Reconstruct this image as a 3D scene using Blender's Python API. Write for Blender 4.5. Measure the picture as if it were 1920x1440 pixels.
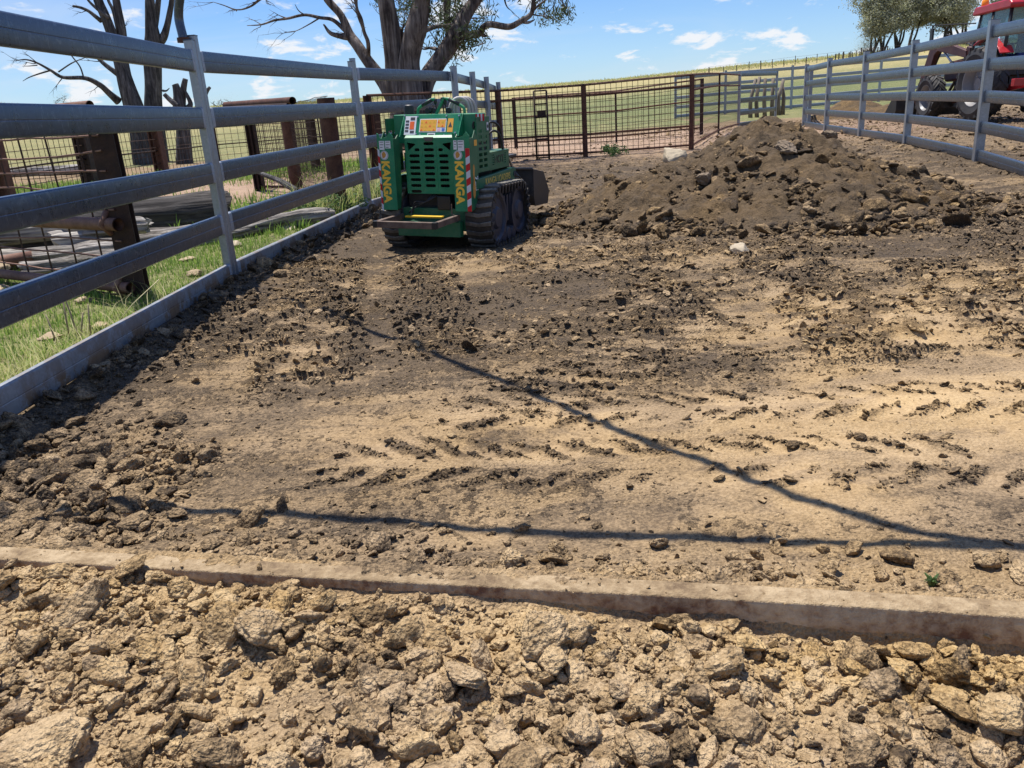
import bpy, bmesh, math, random
import numpy as np
from mathutils import Vector, Matrix, Euler, noise as mnoise

# ------------------------------------------------------------------ scene, camera, light
for o in list(bpy.data.objects):
    bpy.data.objects.remove(o)
SC = bpy.context.scene
COL = SC.collection
R = math.radians

CAM_H = 1.15
cam_d = bpy.data.cameras.new('camera')
cam = bpy.data.objects.new('camera', cam_d)
COL.objects.link(cam)
_right = Vector((0.99789, -0.02113, -0.06142))
_up = Vector((0.06495, 0.32455, 0.94363))
_fwd = _right.cross(_up) * -1
cam.matrix_world = Matrix((
    (_right.x, _up.x, -_fwd.x, 0.0),
    (_right.y, _up.y, -_fwd.y, 0.0),
    (_right.z, _up.z, -_fwd.z, CAM_H),
    (0, 0, 0, 1)))
cam_d.sensor_width = 36.0
cam_d.lens = 28.125
cam_d.clip_start = 0.05
cam_d.clip_end = 3000.0
SC.camera = cam

# light travels along SHADE: per metre of height a shadow moves this far on the ground
SHX, SHY = 0.16, -0.24
SUN_DIR = Vector((-SHX, -SHY, 1.0)).normalized()      # towards the sun
SUN_EL = math.asin(SUN_DIR.z)
SUN_AZ = math.atan2(SUN_DIR.x, SUN_DIR.y)

W = bpy.data.worlds.new('World')
SC.world = W
W.use_nodes = True
nt = W.node_tree
nt.nodes.clear()
N, L = nt.nodes, nt.links


def wn(t, **kw):
    n = N.new(t)
    for k, v in kw.items():
        setattr(n, k, v)
    return n


def wmath(op, a, b=None, c=None):
    n = wn('ShaderNodeMath', operation=op)
    for i, v in enumerate((a, b, c)):
        if v is None:
            continue
        if isinstance(v, (int, float)):
            n.inputs[i].default_value = v
        else:
            L.new(v, n.inputs[i])
    return n.outputs[0]


sky = wn('ShaderNodeTexSky', sky_type='NISHITA', sun_disc=False)
sky.sun_elevation = SUN_EL
sky.sun_rotation = SUN_AZ
sky.altitude = 700
sky.air_density = 1.0
sky.dust_density = 0.35
sky.ozone_density = 2.6
hs = wn('ShaderNodeHueSaturation')
hs.inputs['Saturation'].default_value = 1.3
hs.inputs['Value'].default_value = 1.0
L.new(sky.outputs[0], hs.inputs['Color'])
tc = wn('ShaderNodeTexCoord')
sep = wn('ShaderNodeSeparateXYZ')
L.new(tc.outputs['Generated'], sep.inputs[0])
zc = wmath('MAXIMUM', sep.outputs[2], 0.0)
den = wmath('ADD', zc, 0.25)
cx = wmath('DIVIDE', sep.outputs[0], den)
cy = wmath('DIVIDE', sep.outputs[1], den)
comb = wn('ShaderNodeCombineXYZ')
L.new(cx, comb.inputs[0])
L.new(cy, comb.inputs[1])


def cloud_layer(scale, lo, hi, detail, rough, off, stretch=(1, 1, 1), dist=0.25):
    mp = wn('ShaderNodeMapping')
    mp.inputs['Location'].default_value = off
    mp.inputs['Scale'].default_value = stretch
    L.new(comb.outputs[0], mp.inputs[0])
    nz = wn('ShaderNodeTexNoise')
    nz.inputs['Scale'].default_value = scale
    nz.inputs['Detail'].default_value = detail
    nz.inputs['Roughness'].default_value = rough
    nz.inputs['Distortion'].default_value = dist
    L.new(mp.outputs[0], nz.inputs['Vector'])
    mr = wn('ShaderNodeMapRange', interpolation_type='SMOOTHSTEP')
    mr.inputs['From Min'].default_value = lo
    mr.inputs['From Max'].default_value = hi
    L.new(nz.outputs['Fac'], mr.inputs['Value'])
    return mr.outputs[0]


PUFF_OFF = (12.4, 8.8, 3.0)
puffs = cloud_layer(5.2, 0.54, 0.65, 8.0, 0.60, PUFF_OFF, (1.0, 0.8, 1.0))
veil = cloud_layer(0.8, 0.42, 0.80, 5.0, 0.60, (5.3, 2.2, 4.0), (0.8, 1.6, 1.0), 0.6)
# puffs thin out straight overhead
m1 = wn('ShaderNodeMix', data_type='RGBA')
m1.inputs['B'].default_value = (5.6, 6.2, 6.9, 1)
L.new(wmath('MULTIPLY', veil, 0.55), m1.inputs['Factor'])
tint = wn('ShaderNodeMix', data_type='RGBA', blend_type='MULTIPLY')
tint.inputs['Factor'].default_value = 1.0
tint.inputs['B'].default_value = (0.54, 0.77, 1.09, 1)
L.new(hs.outputs[0], tint.inputs['A'])
hz = wn('ShaderNodeMix', data_type='RGBA')
hz.inputs['B'].default_value = (5.3, 6.2, 7.0, 1)
L.new(wmath('MULTIPLY', wmath('POWER', 2.718, wmath('MULTIPLY', zc, -9.0)), 0.55), hz.inputs['Factor'])
L.new(tint.outputs['Result'], hz.inputs['A'])
L.new(hz.outputs['Result'], m1.inputs['A'])
m2 = wn('ShaderNodeMix', data_type='RGBA')
m2.inputs['B'].default_value = (6.9, 7.05, 7.3, 1)
L.new(wmath('MULTIPLY', puffs, 0.92), m2.inputs['Factor'])
L.new(m1.outputs['Result'], m2.inputs['A'])
bg = wn('ShaderNodeBackground')
bg.inputs['Strength'].default_value = 0.097
L.new(m2.outputs['Result'], bg.inputs['Color'])
wo = wn('ShaderNodeOutputWorld')
L.new(bg.outputs[0], wo.inputs[0])

sun_d = bpy.data.lights.new('sun', 'SUN')
sun_d.energy = 5.0
sun_d.angle = R(0.53)
sun_d.color = (1.0, 0.955, 0.89)
sun = bpy.data.objects.new('sun', sun_d)
COL.objects.link(sun)
sun.rotation_euler = (-SUN_DIR).to_track_quat('-Z', 'Y').to_euler()
sun.location = (0, 0, 30)

SC.view_settings.view_transform = 'Standard'
SC.view_settings.look = 'None'
SC.view_settings.exposure = 0.45
SC.view_settings.gamma = 1.0
SC.view_settings.use_curve_mapping = False
SC.render.engine = 'CYCLES'
SC.cycles.max_bounces = 6
SC.cycles.transparent_max_bounces = 12

# ------------------------------------------------------------------ helpers
RNG = np.random.default_rng(7)
random.seed(7)


def tag(o, label=None, cat=None, group=None, kind=None):
    if label:
        o['label'] = label
    if cat:
        o['category'] = cat
    if group:
        o['group'] = group
    if kind:
        o['kind'] = kind
    return o


def thing(name, label, cat, loc=(0, 0, 0), rot=(0, 0, 0), group=None):
    o = bpy.data.objects.new(name, None)
    COL.objects.link(o)
    o.location = loc
    o.rotation_euler = rot
    o.empty_display_size = 0.2
    return tag(o, label, cat, group)


class MB:
    """collects polygons; build() links them as one mesh object"""

    def __init__(self):
        self.v, self.f = [], []

    def add(self, vs, fs):
        b = len(self.v)
        self.v += [tuple(p) for p in vs]
        self.f += [tuple(b + i for i in f) for f in fs]
        return self

    def box(self, c, s, rot=None):
        hx, hy, hz = s[0] / 2, s[1] / 2, s[2] / 2
        P = [Vector((x, y, z)) for x in (-hx, hx) for y in (-hy, hy) for z in (-hz, hz)]
        if rot is not None:
            M = rot if isinstance(rot, Matrix) else Euler(rot).to_matrix()
            P = [M @ p for p in P]
        P = [p + Vector(c) for p in P]
        return self.add(P, [(0, 1, 3, 2), (4, 6, 7, 5), (0, 4, 5, 1), (2, 3, 7, 6), (0, 2, 6, 4), (1, 5, 7, 3)])

    def box2(self, a, b):
        return self.box([(a[i] + b[i]) / 2 for i in range(3)], [abs(b[i] - a[i]) for i in range(3)])

    def tube(self, pts, rad, n=8, cap=True, ref=None, flat=1.0):
        pts = [Vector(p) for p in pts]
        if isinstance(rad, (int, float)):
            rad = [rad] * len(pts)
        b = len(self.v)
        prev = None
        for i, p in enumerate(pts):
            if i == 0:
                t = pts[1] - p
            elif i == len(pts) - 1:
                t = p - pts[i - 1]
            else:
                t = (pts[i + 1] - pts[i - 1])
            t = t.normalized()
            if prev is None:
                a = Vector(ref) if ref is not None else (Vector((0, 0, 1)) if abs(t.z) < .9 else Vector((0, 1, 0)))
                u = t.cross(a).normalized()
            else:
                u = (prev - t * prev.dot(t)).normalized()
            prev = u
            w = t.cross(u)
            for k in range(n):
                a = 2 * math.pi * k / n
                self.v.append(tuple(p + (u * math.cos(a) + w * math.sin(a) * flat) * rad[i]))
        for i in range(len(pts) - 1):
            for k in range(n):
                k2 = (k + 1) % n
                self.f.append((b + i * n + k, b + i * n + k2, b + (i + 1) * n + k2, b + (i + 1) * n + k))
        if cap:
            self.f.append(tuple(b + k for k in reversed(range(n))))
            e = b + (len(pts) - 1) * n
            self.f.append(tuple(e + k for k in range(n)))
        return self

    def sweep(self, prof, p0, p1, side):
        """straight bar: 2-D profile (side, up) swept from p0 to p1"""
        p0, p1 = Vector(p0), Vector(p1)
        t = (p1 - p0).normalized()
        s = Vector(side)
        s = (s - t * s.dot(t)).normalized()
        u = t.cross(s)
        if u.z < 0:
            u = -u
        b = len(self.v)
        n = len(prof)
        for p in (p0, p1):
            for a, c in prof:
                self.v.append(tuple(p + s * a + u * c))
        for k in range(n):
            k2 = (k + 1) % n
            self.f.append((b + k, b + k2, b + n + k2, b + n + k))
        self.f.append(tuple(b + k for k in reversed(range(n))))
        self.f.append(tuple(b + n + k for k in range(n)))
        return self

    def prism(self, outline, thick, axis='x', at=0.0):
        """outline in the two other axes, extruded along axis from at-thick/2 to at+thick/2"""
        n = len(outline)
        vs = []
        for s in (-thick / 2, thick / 2):
            for a, c in outline:
                if axis == 'x':
                    vs.append((at + s, a, c))
                elif axis == 'y':
                    vs.append((a, at + s, c))
                else:
                    vs.append((a, c, at + s))
        fs = [tuple(range(n)), tuple(n + k for k in reversed(range(n)))]
        for k in range(n):
            k2 = (k + 1) % n
            fs.append((k, n + k, n + k2, k2))
        return self.add(vs, fs)

    def lathe(self, prof, n=24, axis='z', c=(0, 0, 0)):
        """prof: (radius, height) pairs, closed at both ends if radius 0"""
        b = len(self.v)
        for r, h in prof:
            for k in range(n):
                a = 2 * math.pi * k / n
                x, y = r * math.cos(a), r * math.sin(a)
                p = {'z': (x, y, h), 'x': (h, x, y), 'y': (x, h, y)}[axis]
                self.v.append((p[0] + c[0], p[1] + c[1], p[2] + c[2]))
        for i in range(len(prof) - 1):
            for k in range(n):
                k2 = (k + 1) % n
                self.f.append((b + i * n + k, b + i * n + k2, b + (i + 1) * n + k2, b + (i + 1) * n + k))
        return self

    def build(self, name, mat, parent=None, smooth=False, bevel=0, off=None, seg=2, autosm=None):
        me = bpy.data.meshes.new(name)
        vs = self.v
        if off is not None:
            ox, oy, oz = off
            vs = [(x - ox, y - oy, z - oz) for x, y, z in vs]
        me.from_pydata(vs, [], self.f)
        bm = bmesh.new()
        bm.from_mesh(me)
        bmesh.ops.recalc_face_normals(bm, faces=bm.faces)
        bm.to_mesh(me)
        bm.free()
        if smooth:
            me.polygons.foreach_set('use_smooth', [True] * len(me.polygons))
            if autosm:
                me.set_sharp_from_angle(angle=R(autosm))
        if mat:
            me.materials.append(mat)
        o = bpy.data.objects.new(name, me)
        COL.objects.link(o)
        if parent:
            o.parent = parent
        if bevel:
            m = o.modifiers.new('bevel', 'BEVEL')
            m.width = bevel
            m.segments = seg
            m.limit_method = 'ANGLE'
            m.angle_limit = R(40)
        return o


def link_mesh(name, me, parent=None):
    o = bpy.data.objects.new(name, me)
    COL.objects.link(o)
    if parent:
        o.parent = parent
    return o


def np_mesh(name, verts, faces, mat, smooth=False):
    """verts Nx3, faces MxK numpy arrays (K the same for all)"""
    verts = np.ascontiguousarray(verts, dtype=np.float32)
    faces = np.ascontiguousarray(faces, dtype=np.int32)
    me = bpy.data.meshes.new(name)
    nv, (nf, k) = len(verts), faces.shape
    me.vertices.add(nv)
    me.loops.add(nf * k)
    me.polygons.add(nf)
    me.vertices.foreach_set('co', verts.ravel())
    me.loops.foreach_set('vertex_index', faces.ravel())
    me.polygons.foreach_set('loop_start', np.arange(0, nf * k, k, dtype=np.int32))
    me.polygons.foreach_set('loop_total', np.full(nf, k, dtype=np.int32))
    if smooth:
        me.polygons.foreach_set('use_smooth', np.ones(nf, dtype=bool))
    me.update(calc_edges=True)
    if mat:
        me.materials.append(mat)
    return me


def set_attr(me, name, arr, dom='POINT'):
    a = me.attributes.new(name, 'FLOAT', dom)
    a.data.foreach_set('value', np.ascontiguousarray(arr, dtype=np.float32))


# ------------------------------------------------------------------ numpy noise
_g = np.random.default_rng(11)
_ang = _g.uniform(0, 2 * np.pi, 256)
_GX, _GY = np.cos(_ang), np.sin(_ang)
_RV = _g.uniform(0, 1, 65536)


def _hash(i, j, s):
    n = (i * 374761393 + j * 668265263 + s * 974634777) & 0xffffffff
    n = ((n ^ (n >> 13)) * 1274126177) & 0xffffffff
    return n ^ (n >> 16)


def perlin(x, y, s=0):
    x = np.asarray(x, float)
    y = np.asarray(y, float)
    xi = np.floor(x).astype(np.int64)
    yi = np.floor(y).astype(np.int64)
    fx, fy = x - xi, y - yi
    u = fx * fx * fx * (fx * (fx * 6 - 15) + 10)
    v = fy * fy * fy * (fy * (fy * 6 - 15) + 10)

    def g(di, dj):
        h = _hash(xi + di, yi + dj, s) & 255
        return _GX[h] * (fx - di) + _GY[h] * (fy - dj)
    a = g(0, 0)
    a = a + u * (g(1, 0) - a)
    b = g(0, 1)
    b = b + u * (g(1, 1) - b)
    return 1.4 * (a + v * (b - a))


def fbm(x, y, oc=4, s=0, gain=.5):
    t, a, n = 0, 1.0, 0
    for k in range(oc):
        t = t + a * perlin(x * 2 ** k + 17.3 * k, y * 2 ** k - 9.1 * k, s + k)
        n += a
        a *= gain
    return t / n


def worley(x, y, s=0):
    xi = np.floor(x).astype(np.int64)
    yi = np.floor(y).astype(np.int64)
    f1 = np.full(np.shape(x), 9.0)
    f2 = np.full(np.shape(x), 9.0)
    cid = np.zeros(np.shape(x))
    for di in (-1, 0, 1):
        for dj in (-1, 0, 1):
            h = _hash(xi + di, yi + dj, s)
            px = xi + di + _RV[h & 65535]
            py = yi + dj + _RV[(h >> 7) & 65535]
            d = np.hypot(px - x, py - y)
            near = d < f1
            f2 = np.where(near, f1, np.minimum(f2, d))
            cid = np.where(near, _RV[(h >> 11) & 65535], cid)
            f1 = np.where(near, d, f1)
    return f1, f2, cid


def sstep(a, b, x):
    t = np.clip((x - a) / (b - a), 0, 1)
    return t * t * (3 - 2 * t)


def blob(x, y, cx_, cy_, rx, ry, rot=0.0, p=2.0):
    c, s = math.cos(rot), math.sin(rot)
    dx, dy = x - cx_, y - cy_
    return np.exp(-(np.abs((dx * c + dy * s) / rx) ** p + np.abs((-dx * s + dy * c) / ry) ** p))


# ------------------------------------------------------------------ materials
class Mat:
    def __init__(self, name):
        self.m = bpy.data.materials.new(name)
        self.m.use_nodes = True
        self.t = self.m.node_tree
        self.t.nodes.clear()
        self.out = self.n('ShaderNodeOutputMaterial')
        self.b = self.n('ShaderNodeBsdfPrincipled')
        self.l(self.b.outputs[0], self.out.inputs[0])

    def n(self, t, **kw):
        nd = self.t.nodes.new(t)
        for k, v in kw.items():
            setattr(nd, k, v)
        return nd

    def l(self, a, b):
        self.t.links.new(a, b)

    def put(self, sock, v):
        if isinstance(v, (int, float)):
            sock.default_value = v
        elif isinstance(v, (tuple, list)):
            sock.default_value = tuple(v) if len(v) == 4 or sock.type == 'VECTOR' else (*v, 1)
        else:
            self.l(v, sock)

    def coord(self, kind='Object'):
        if kind == 'World':
            return self.n('ShaderNodeNewGeometry').outputs['Position']
        return self.n('ShaderNodeTexCoord').outputs[kind]

    def mapping(self, vec, scale=(1, 1, 1), loc=(0, 0, 0), rot=(0, 0, 0)):
        m = self.n('ShaderNodeMapping')
        m.inputs['Scale'].default_value = scale
        m.inputs['Location'].default_value = loc
        m.inputs['Rotation'].default_value = rot
        self.l(vec, m.inputs[0])
        return m.outputs[0]

    def noise(self, vec, scale, detail=4, rough=.55, dist=0.0, out='Fac'):
        n = self.n('ShaderNodeTexNoise')
        n.inputs['Scale'].default_value = scale
        n.inputs['Detail'].default_value = detail
        n.inputs['Roughness'].default_value = rough
        n.inputs['Distortion'].default_value = dist
        self.l(vec, n.inputs['Vector'])
        return n.outputs[out]

    def voro(self, vec, scale, feature='F1', out='Distance', rand=1.0):
        n = self.n('ShaderNodeTexVoronoi', feature=feature)
        n.inputs['Scale'].default_value = scale
        n.inputs['Randomness'].default_value = rand
        self.l(vec, n.inputs['Vector'])
        return n.outputs[out]

    def rng(self, v, a, b, c=0.0, d=1.0, smooth=True):
        n = self.n('ShaderNodeMapRange', interpolation_type='SMOOTHSTEP' if smooth else 'LINEAR')
        self.put(n.inputs['Value'], v)
        for k, x in zip(('From Min', 'From Max', 'To Min', 'To Max'), (a, b, c, d)):
            n.inputs[k].default_value = x
        return n.outputs[0]

    def math(self, op, a, b=None, clamp=False):
        n = self.n('ShaderNodeMath', operation=op, use_clamp=clamp)
        self.put(n.inputs[0], a)
        if b is not None:
            self.put(n.inputs[1], b)
        return n.outputs[0]

    def mix(self, f, a, b, mode='MIX'):
        n = self.n('ShaderNodeMix', data_type='RGBA', blend_type=mode)
        self.put(n.inputs['Factor'], f)
        self.put(n.inputs['A'], a)
        self.put(n.inputs['B'], b)
        return n.outputs['Result']

    def ramp(self, f, stops):
        n = self.n('ShaderNodeValToRGB')
        cr = n.color_ramp
        while len(cr.elements) < len(stops):
            cr.elements.new(.5)
        for e, (p, c) in zip(cr.elements, stops):
            e.position = p
            e.color = (*c, 1)
        self.put(n.inputs[0], f)
        return n.outputs[0]

    def attr(self, name, kind='GEOMETRY', out='Fac'):
        return self.n('ShaderNodeAttribute', attribute_name=name, attribute_type=kind).outputs[out]

    def bump(self, h, strength=.4, dist=.01, normal=None):
        n = self.n('ShaderNodeBump')
        n.inputs['Strength'].default_value = strength
        n.inputs['Distance'].default_value = dist
        self.l(h, n.inputs['Height'])
        if normal is not None:
            self.l(normal, n.inputs['Normal'])
        return n.outputs[0]

    def done(self, col=None, rough=None, metal=None, normal=None, spec=None, **kw):
        if col is not None:
            self.put(self.b.inputs['Base Color'], col)
        if rough is not None:
            self.put(self.b.inputs['Roughness'], rough)
        if metal is not None:
            self.put(self.b.inputs['Metallic'], metal)
        if normal is not None:
            self.l(normal, self.b.inputs['Normal'])
        if spec is not None:
            self.b.inputs['Specular IOR Level'].default_value = spec
        for k, v in kw.items():
            self.put(self.b.inputs[k], v)
        return self.m


def make_dirt(name, kind):
    """bare soil; tone (dark damp..pale dry), och (ochre) and grass come with the geometry"""
    m = Mat(name)
    P = m.coord('World')
    tone = m.attr('tone', kind)
    och = m.attr('och', kind)
    n1 = m.noise(P, 3.1, 6, .62)
    n2 = m.noise(P, 23.0, 5, .65)
    n3 = m.noise(P, 130.0, 3, .6)
    keep = m.math('SUBTRACT', 1.0, m.math('MULTIPLY', m.attr('packed', kind), .72))
    t = m.math('ADD', tone, m.math('MULTIPLY', m.math('SUBTRACT', n1, .5), .80))
    t = m.math('ADD', t, m.math('MULTIPLY', keep, m.math('MULTIPLY', m.math('SUBTRACT', n2, .5), 1.60)))
    t = m.math('ADD', t, m.math('MULTIPLY', keep, m.math('MULTIPLY', m.math('SUBTRACT', n3, .5), 1.25)), True)
    if kind == 'GEOMETRY':
        # dark crumbs lying over the paler crust: crisp flecks, thicker where the soil is darker
        nf = m.noise(m.mapping(P, (1, 1, 1)), 30.0, 5, .70)
        nf2 = m.noise(P, 7.0, 4, .6)
        e = m.math('ADD', m.math('SUBTRACT', m.math('ADD', m.math('MULTIPLY', nf, .65), m.math('MULTIPLY', nf2, .35)), .5), m.math('MULTIPLY', m.math('SUBTRACT', tone, .34), .42))
        fleck = m.rng(e, -.022, .022, 1.0, 0.0)
        dk = m.math('ADD', .25, m.math('MULTIPLY', m.math('SUBTRACT', n3, .5), .7))
        lt = m.math('ADD', m.math('MULTIPLY', tone, .85), m.math('ADD', .12, m.math('ADD', m.math('MULTIPLY', m.math('SUBTRACT', n1, .5), .55), m.math('MULTIPLY', keep, m.math('MULTIPLY', m.math('SUBTRACT', n3, .5), .7)))))
        smear = m.rng(m.noise(m.mapping(P, (1.1, 2.6, 1)), 1.5, 6, .62, .6), .47, .60)
        grit2 = m.rng(m.noise(P, 75.0, 4, .7), .40, .62)
        lt = m.math('SUBTRACT', lt, m.math('ADD', m.math('MULTIPLY', smear, .16), m.math('MULTIPLY', m.math('SUBTRACT', .5, grit2), .20)))
        amt = m.math('MULTIPLY', fleck, m.math('ADD', .35, m.math('MULTIPLY', keep, .65)))
        mx = m.n('ShaderNodeMix', data_type='FLOAT')
        m.put(mx.inputs['Factor'], amt)
        m.put(mx.inputs['A'], lt)
        m.put(mx.inputs['B'], dk)
        t = m.math('ADD', mx.outputs['Result'], 0.0, True)
    grey = m.ramp(t, [(0, (.042, .030, .019)), (.3, (.118, .083, .049)), (.58, (.288, .203, .118)), (1, (.47, .345, .212))])
    ochc = m.ramp(t, [(0, (.078, .047, .020)), (.3, (.185, .115, .047)), (.58, (.385, .250, .105)), (1, (.56, .395, .19))])
    o = m.math('ADD', och, m.math('MULTIPLY', m.math('SUBTRACT', m.noise(P, 1.7, 5, .6), .5), 1.3), True)
    if kind == 'GEOMETRY':
        o = m.math('MULTIPLY', o, m.math('SUBTRACT', 1.0, m.math('MULTIPLY', smear, .75)))
    col = m.mix(o, grey, ochc)
    # pale grit
    v = m.voro(P, 190.0)
    grit = m.math('MULTIPLY', m.rng(v, .10, .22, 1, 0), m.rng(m.noise(P, 9.0, 3, .6), .52, .66))
    col = m.mix(m.math('MULTIPLY', grit, .45), col, (.55, .45, .30))
    if kind == 'GEOMETRY':
        g = m.attr('grass', kind)
        pink = m.attr('pink', kind)
        col = m.mix(pink, col, m.ramp(t, [(0, (.20, .12, .08)), (.5, (.36, .24, .165)), (1, (.50, .36, .26))]))
        gn = m.noise(P, .9, 5, .6)
        gn2 = m.noise(P, 14.0, 4, .7)
        green = m.ramp(gn2, [(.32, (.062, .070, .030)), (.5, (.140, .160, .056)), (.70, (.27, .27, .12))])
        dry = m.ramp(gn2, [(.25, (.22, .17, .07)), (.55, (.40, .33, .15)), (.85, (.52, .45, .24))])
        dr = m.math('ADD', m.attr('dryg', kind), m.math('MULTIPLY', m.math('SUBTRACT', gn, .5), 1.1), True)
        gcol = m.mix(dr, green, dry)
        gm = m.rng(m.math('ADD', g, m.math('MULTIPLY', m.math('SUBTRACT', gn2, .5), .5)), .42, .62)
        col = m.mix(gm, col, gcol)
    hv = m.voro(P, 95.0, 'F1')
    h = m.math('ADD', m.math('MULTIPLY', n3, .6), m.math('MULTIPLY', m.math('SUBTRACT', 1.0, hv), .55))
    h = m.math('ADD', h, m.math('MULTIPLY', n2, 1.2))
    if kind == 'GEOMETRY':
        h = m.math('ADD', h, m.math('MULTIPLY', fleck, .55))
    nor = m.bump(m.math('MULTIPLY', h, keep), 1.0, .016)
    rough = m.rng(t, 0, .45, .72, .93)
    return m.done(col, rough, 0.0, nor, spec=.25)


def make_galv(name, base=(.070, .093, .130), rough=.30, metal=.50, stain=.0):
    m = Mat(name)
    P = m.coord('World')
    sp = m.voro(P, 60.0, 'F1', 'Color')
    bw = m.n('ShaderNodeSeparateColor')
    m.l(sp, bw.inputs[0])
    n = m.noise(P, 6.0, 5, .6)
    st = m.noise(m.mapping(P, (14, 14, 1.2)), 2.2, 5, .7)
    f = m.math('ADD', m.math('MULTIPLY', bw.outputs[0], .18), m.math('MULTIPLY', n, .5))
    f = m.math('ADD', f, m.math('MULTIPLY', st, .35))
    col = m.ramp(f, [(.25, tuple(c * .72 for c in base)), (.55, base), (.85, tuple(min(1, c * 1.35) for c in base))])
    scr = m.rng(m.noise(m.mapping(P, (40, 40, 3)), 3.0, 4, .7), .58, .70)
    col = m.mix(m.math('MULTIPLY', scr, .45), col, (.36, .39, .43))
    ox = m.rng(m.noise(m.mapping(P, (9, 9, 16)), 2.0, 7, .72), .54, .66)
    col = m.mix(m.math('MULTIPLY', ox, .30), col, (.26, .29, .33))
    sp2 = m.rng(m.noise(P, 55.0, 3, .6), .68, .74)
    col = m.mix(m.math('MULTIPLY', sp2, .5), col, (.20, .15, .10))
    r = m.rng(f, .2, .9, rough - .07, rough + .14)
    if stain > 0:
        d = m.rng(m.noise(P, 5.0, 7, .7), .44, .56)
        mud = m.mix(m.noise(P, 30.0, 4, .6), (.10, .045, .022), (.26, .18, .10))
        z = m.n('ShaderNodeSeparateXYZ')
        m.l(P, z.inputs[0])
        low = m.rng(z.outputs[2], .02, .15, 1.0, .35)
        k = m.math('MULTIPLY', m.math('MULTIPLY', d, low), stain, True)
        col = m.mix(k, col, mud)
        r = m.math('ADD', r, m.math('MULTIPLY', k, .4))
        met = m.math('MULTIPLY', m.math('SUBTRACT', 1.0, k), metal)
        return m.done(col, r, met, m.bump(n, .1, .002))
    return m.done(col, r, metal, m.bump(st, .15, .003))


def make_rust(name, a=(.040, .018, .013), b=(.105, .045, .028), c=(.175, .085, .05), rough=.72, sc=9.0):
    m = Mat(name)
    P = m.coord('World')
    n = m.noise(P, sc, 7, .68)
    f = m.noise(P, sc * 9, 3, .6)
    col = m.ramp(m.math('ADD', m.math('MULTIPLY', n, .8), m.math('MULTIPLY', f, .25)), [(.30, a), (.52, b), (.74, c)])
    return m.done(col, rough, .15, m.bump(f, .35, .003), spec=.35)


def make_paint(name, col, rough=.38, dust=.25, dustcol=(.30, .22, .13), spec=.5, wear=0.0):
    m = Mat(name)
    P = m.coord('World')
    n = m.noise(P, 5.0, 6, .65)
    n2 = m.noise(P, 45.0, 4, .65)
    base = m.mix(m.rng(n, .3, .7), tuple(c * .86 for c in col), tuple(min(1, c * 1.1) for c in col))
    g = m.n('ShaderNodeNewGeometry')
    zz = m.n('ShaderNodeSeparateXYZ')
    m.l(g.outputs['Normal'], zz.inputs[0])
    upf = m.rng(zz.outputs[2], .2, 1.0, .35, 1.0)
    d = m.math('MULTIPLY', m.math('MULTIPLY', m.rng(m.math('ADD', m.math('MULTIPLY', n, .7), m.math('MULTIPLY', n2, .4)), .42, .75), upf), dust)
    base = m.mix(d, base, dustcol)
    if wear > 0:
        w = m.rng(m.noise(P, 28.0, 5, .75), .66, .70)
        base = m.mix(m.math('MULTIPLY', w, wear), base, (.42, .44, .46))
    r = m.math('ADD', m.math('MULTIPLY', d, .5), rough, True)
    return m.done(base, r, 0.0, m.bump(n2, .03, .002), spec=spec)


def make_flat(name, col, rough=.6, metal=0.0, var=.25, sc=20.0, bump=.1):
    m = Mat(name)
    P = m.coord('World')
    n = m.noise(P, sc, 5, .6)
    c = m.mix(n, tuple(max(0, v * (1 - var)) for v in col), tuple(min(1, v * (1 + var)) for v in col))
    return m.done(c, rough, metal, m.bump(n, bump, .003))


def make_bark(name, stops, vs=(22, 22, 2.2), bs=.7, bd=.03):
    m = Mat(name)
    P = m.coord('Object')
    n = m.noise(m.mapping(P, vs), 1.0, 6, .65, .8)
    f = m.noise(P, 2.2, 4, .6)
    v = m.math('ADD', m.math('MULTIPLY', n, .75), m.math('MULTIPLY', f, .35))
    return m.done(m.ramp(v, stops), .88, 0, m.bump(n, bs, bd), spec=.2)


def make_leaf(name, a, b, trans=.25):
    m = Mat(name)
    P = m.coord('World')
    n = m.noise(P, 1.3, 4, .6)
    r = m.n('ShaderNodeNewGeometry').outputs['Random Per Island']
    f = m.math('ADD', m.math('MULTIPLY', n, .6), m.math('MULTIPLY', r, .5), True)
    col = m.mix(f, a, b)
    m.done(col, .55, 0, spec=.35)
    tr = m.n('ShaderNodeBsdfTranslucent')
    m.put(tr.inputs[0], m.mix(.5, col, (.16, .22, .04)))
    ms = m.n('ShaderNodeMixShader')
    ms.inputs[0].default_value = trans
    m.l(m.b.outputs[0], ms.inputs[1])
    m.l(tr.outputs[0], ms.inputs[2])
    m.l(ms.outputs[0], m.out.inputs[0])
    return m.m


M = {}
M['dirt'] = make_dirt('soil', 'GEOMETRY')
M['clod'] = make_dirt('clod_soil', 'INSTANCER')
M['clod_o'] = make_dirt('single_clod_soil', 'OBJECT')
M['galv'] = make_galv('galvanised_steel')
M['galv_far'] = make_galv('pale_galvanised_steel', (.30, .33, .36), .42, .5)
M['galv_post'] = make_galv('galvanised_post_steel', (.30, .33, .37), .36, .60)
M['galv_muddy'] = make_galv('muddy_galvanised_steel', (.25, .265, .28), .5, .25, 1.3)
M['weld'] = make_galv('silver_weld_paint', (.36, .39, .43), .5, .35)
M['rust'] = make_rust('rusty_steel')
M['rust_pale'] = make_rust('pale_rusty_steel', (.085, .045, .033), (.19, .10, .07), (.28, .17, .12))
M['rust_dark'] = make_rust('dark_rusty_steel', (.016, .011, .010), (.042, .024, .018), (.085, .045, .03))
M['wire'] = make_rust('rusty_wire', (.035, .022, .016), (.07, .04, .028), (.12, .07, .05))
M['beam'] = None

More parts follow.
